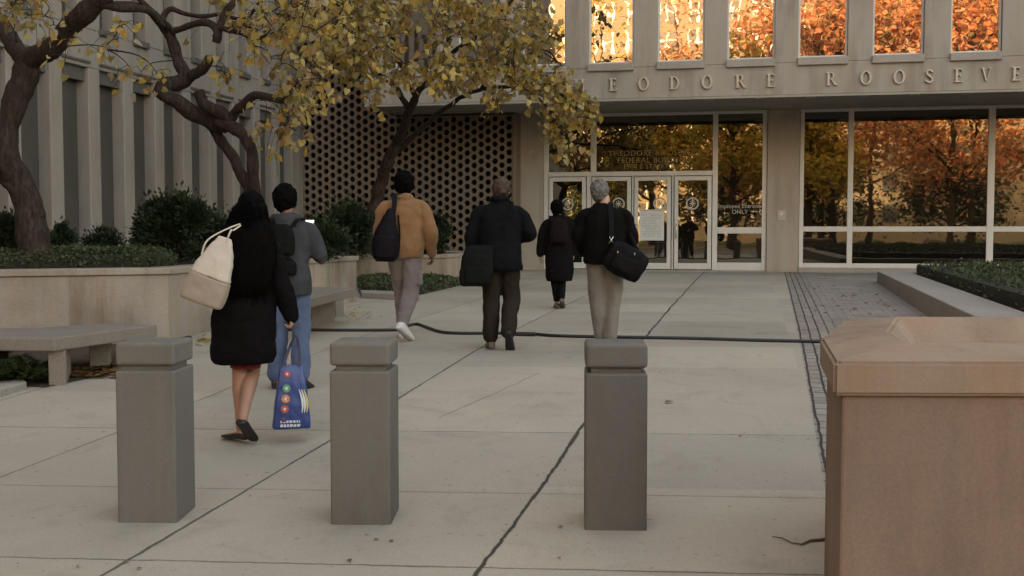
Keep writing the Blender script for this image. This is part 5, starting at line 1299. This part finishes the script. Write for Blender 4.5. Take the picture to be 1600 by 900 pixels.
# ---- 4: man in dark navy coat
p4 = gnd(781, 545); P = Person('person in a dark navy wool coat and brown trousers in the centre of the walkway', (p4.x, p4.y, gz(p4.y)), YAW, 1.77)
arms = (((-.20, 0, 1.42), (-.29, .01, 1.14), (-.27, .07, .90)), ((.20, 0, 1.42), (.305, .02, 1.16), (.15, .26, 1.10)))
legs = (((-.09, 0, .93), (-.085, .05, .50), (-.09, .0, .09), (-.1, 1, 0)), ((.095, 0, .93), (.115, .08, .50), (.085, -.16, .17), (.12, .55, -.85)))
body(P, (.015, .06, 1.605), arms, legs, M_skin_l, (.8, .8), ((1, 0, 0), (-.6, 0, .2)), hdirs=((0, .1, -1), (-.8, .5, 0)), sh=.19, lean=.0)
mb = MB()
hring(mb, [(.80, .01, -.01, .222, .150), (.84, .01, -.01, .232, .160), (.95, .0, -.01, .225, .155), (1.08, 0, 0, .215, .148), (1.22, 0, 0, .220, .15), (1.34, 0, 0, .222, .142), (1.42, 0, 0, .19, .118), (1.475, 0, .005, .10, .09), (1.51, .01, .015, .080, .075)], 26)
limb(mb, [((-.075, .05, 1.51), .028), ((-.06, -.045, 1.52), .03), ((0, -.07, 1.52), .032), ((.06, -.045, 1.52), .03), ((.075, .05, 1.51), .028)], 12)
sleeve(mb, arms[0], (.080, .070, .062, .053)); sleeve(mb, arms[1], (.080, .071, .063, .053))
fuse(mb, 'coat', M_c_navy, P.root, .011, 1, .014, (6, 6, 5), 31)
mb = MB(); trouser_legs(mb, legs, (.108, .098, .090, .084, .080), .95, (.98, .17, .125)); fuse(mb, 'trousers', M_c_brown, P.root, .010, 1, .014, (8, 8, 6), 32)
hair_short((.015, .06, 1.605), .98, M_hair_br, P.root, 1.03, 33, -.07)
for i, L in enumerate(legs):
    mb = MB(); a = Vector(L[2]); q = a-Vector((0, 0, .085)) if i == 0 else a+Vector((0, -.045, -.05)); shoe(mb, q, L[3], .29, H=.085, s=1.08); sh_ = fuse(mb, 'shoe', M_shoe_b if i else M_shoe_br, P.root, .007, 1)
pouch(P, 'dark canvas messenger bag at the left hip of the person in the navy coat', (-.225, -.15, .85), (.175, .07, .205), M_c_dkbag, [[(-.16, -.15, .98), (-.05, -.175, 1.16), (.08, -.165, 1.34), (.12, -.09, 1.47), (.13, .05, 1.45)]], (.5, 0, 1), 'messenger_bag', 'bag', 3.6, .04, square=True)

# ---- 5: small person near the doors
p5 = gnd(872, 482); P = Person('small person in a long black coat, farthest along the walkway and nearest the doors', (p5.x, p5.y, gz(p5.y)), YAW+.02, 1.585)
arms = (((-.185, 0, 1.40), (-.265, -.01, 1.12), (-.29, .0, .86)), ((.18, 0, 1.40), (.25, .02, 1.12), (.25, .10, .87)))
legs = (((-.065, 0, .92), (-.05, .05, .50), (-.02, .02, .10), (0, 1, -.05)), ((.07, 0, .92), (.06, .09, .50), (.05, -.12, .14), (.1, .8, -.4)))
body(P, (-.02, .05, 1.59), arms, legs, M_skin_m, (.6, .6), sh=.17)
mb = MB()
hring(mb, [(.44, .02, -.01, .20, .15), (.50, .02, -.01, .225, .165), (.70, .02, -.01, .23, .165), (.95, .01, -.01, .22, .155), (1.15, 0, 0, .205, .145), (1.30, 0, 0, .205, .14), (1.40, 0, 0, .18, .115), (1.46, 0, .0, .10, .085), (1.50, -.01, .02, .08, .075)], 26)
sleeve(mb, arms[0], (.085, .076, .068, .060)); sleeve(mb, arms[1], (.085, .076, .068, .058))
fuse(mb, 'coat', M_c_black, P.root, .012, 2, .012, (5, 5, 7), 41)
mb = MB(); trouser_legs(mb, legs, (.100, .088, .078, .066, .056), .9, (.98, .16, .12)); fuse(mb, 'trousers', M_c_legg, P.root, .011, 2, .008, (8, 8, 8), 42)
hair_short((-.02, .045, 1.60), 1.0, M_hair_b, P.root, 1.14, 43, -.12)
for i, L in enumerate(legs):
    mb = MB(); a = Vector(L[2]); shoe(mb, a-Vector((0, 0, .095)) if i == 0 else a+Vector((0, -.03, -.06)), L[3], .27, H=.09, s=1.08); fuse(mb, 'shoe', M_shoe_br, P.root, .008, 1)
pouch(P, 'dark maroon backpack on the back of the small person near the doors', (.0, -.19, 1.24), (.145, .07, .20), M_c_plum, [[(-.10, -.15, 1.36), (-.12, -.08, 1.48), (-.13, .07, 1.42)], [(.10, -.15, 1.36), (.12, -.08, 1.48), (.13, .07, 1.42)]], (1, 0, 0), 'backpack', 'backpack', 2.8, .045)

# ---- 6: grey-haired man with a duffel
p6 = gnd(944, 542); P = Person('grey-haired person in a black jacket and khaki trousers walking behind the right-hand bollard', (p6.x, p6.y, gz(p6.y)), YAW-.04, 1.735)
arms = (((-.20, 0, 1.42), (-.28, .03, 1.15), (-.21, .20, .98)), ((.20, 0, 1.42), (.285, .0, 1.15), (.27, .12, .93)))
legs = (((-.085, 0, .95), (-.068, .05, .52), (-.035, .02, .09), (-.1, 1, 0)), ((.10, 0, .95), (.092, .06, .52), (.055, -.05, .10), (.15, 1, 0)))
body(P, (-.055, .04, 1.61), arms, legs, M_skin_l, (.7, .7), sh=.19)
mb = MB()
hring(mb, [(.865, -.01, -.005, .20, .145), (.90, -.01, -.005, .215, .155), (1.0, 0, -.01, .222, .158), (1.12, 0, 0, .225, .158), (1.24, 0, 0, .228, .155), (1.35, 0, 0, .22, .145), (1.43, -.01, 0, .18, .118), (1.475, -.03, .005, .10, .085), (1.50, -.045, .012, .075, .07)], 26)
sleeve(mb, arms[0], (.082, .074, .066, .055)); sleeve(mb, arms[1], (.082, .074, .067, .055))
fuse(mb, 'jacket', M_c_blk2, P.root, .011, 1, .015, (6, 6, 5), 51)
mb = MB(); trouser_legs(mb, legs, (.108, .104, .092, .082, .072), .99, (.98, .17, .13)); fuse(mb, 'trousers', M_c_khaki, P.root, .010, 1, .012, (8, 8, 4), 52)
hair_short((-.055, .04, 1.615), 1.0, M_hair_g, P.root, 1.06, 53, -.075)
for L in legs:
    mb = MB(); shoe(mb, Vector(L[2])-Vector((0, 0, .085)), L[3], .29, H=.085, s=1.08); fuse(mb, 'shoe', M_shoe_br, P.root, .007, 1)
df = tag(empty('duffel_bag', P.w((.205, -.20, .90)), YAW-.04), 'bulky black duffel bag hanging behind the grey-haired person on a shoulder strap', 'bag')
df.scale = P.root.scale
mb = MB(); ux = Vector((.86, 0, -.50)).normalized(); uz = Vector((.50, 0, .86)).normalized()
loft(mb, [(ux*t, Vector((0, ry, 0)), uz*rz) for t, ry, rz in ((-.215, .06, .10), (-.195, .085, .135), (-.10, .10, .165), (.0, .10, .175), (.10, .10, .17), (.185, .085, .14), (.205, .06, .10))], 28, 3.2)
fuse(mb, 'bag_body', M_c_bag, df, .009, 2, .014, (7, 7, 7), 55)
mb = MB(); loft(mb, [(ux*t+Vector((0, -.10, 0))-uz*.03, Vector((0, ry, 0)), uz*rz) for t, ry, rz in ((-.13, .015, .07), (-.11, .025, .09), (.10, .025, .09), (.12, .015, .07))], 22, 3.5); fuse(mb, 'pocket', M_c_bag, df, .008, 1, .005, (7, 7, 7), 56)
q0 = Vector((.205, -.20, .90))
strap('strap', [(Vector(p)-q0, (1, 0, 0)) for p in ((.06, -.24, 1.13), (.062, -.19, 1.28), (.055, -.13, 1.42), (.06, -.02, 1.51), (.08, .10, 1.42), (.12, .16, 1.25))], .05, M_c_bag, df, .006)
strap('strap', [(Vector(p)-q0, (1, 0, 0)) for p in ((.34, -.20, .99), (.30, -.17, 1.10), (.26, -.16, 1.20))], .03, M_c_bag, df, .006)
mb = MB(); c_ = Vector((.055, -.262, 1.12))-q0
mb.tube([c_+Vector((-.022, 0, -.035)), c_+Vector((.0, -.004, 0)), c_+Vector((.024, 0, .035))], .006, 6); mb.tube([c_+Vector((.022, 0, -.030)), c_+Vector((.0, -.014, 0)), c_+Vector((-.018, 0, .035))], .005, 6)
mb.build('clip', M_steel, df, smooth=True)
for x_, z_ in ((.12, 1.02), (.21, .93), (.29, 1.0)):
    c_ = Vector((x_, -.318, z_-.02))-q0; MB().box(c_.x-.006, c_.x+.006, c_.y-.004, c_.y+.006, c_.z-.012, c_.z+.012).build('buckle', M_steel, df)
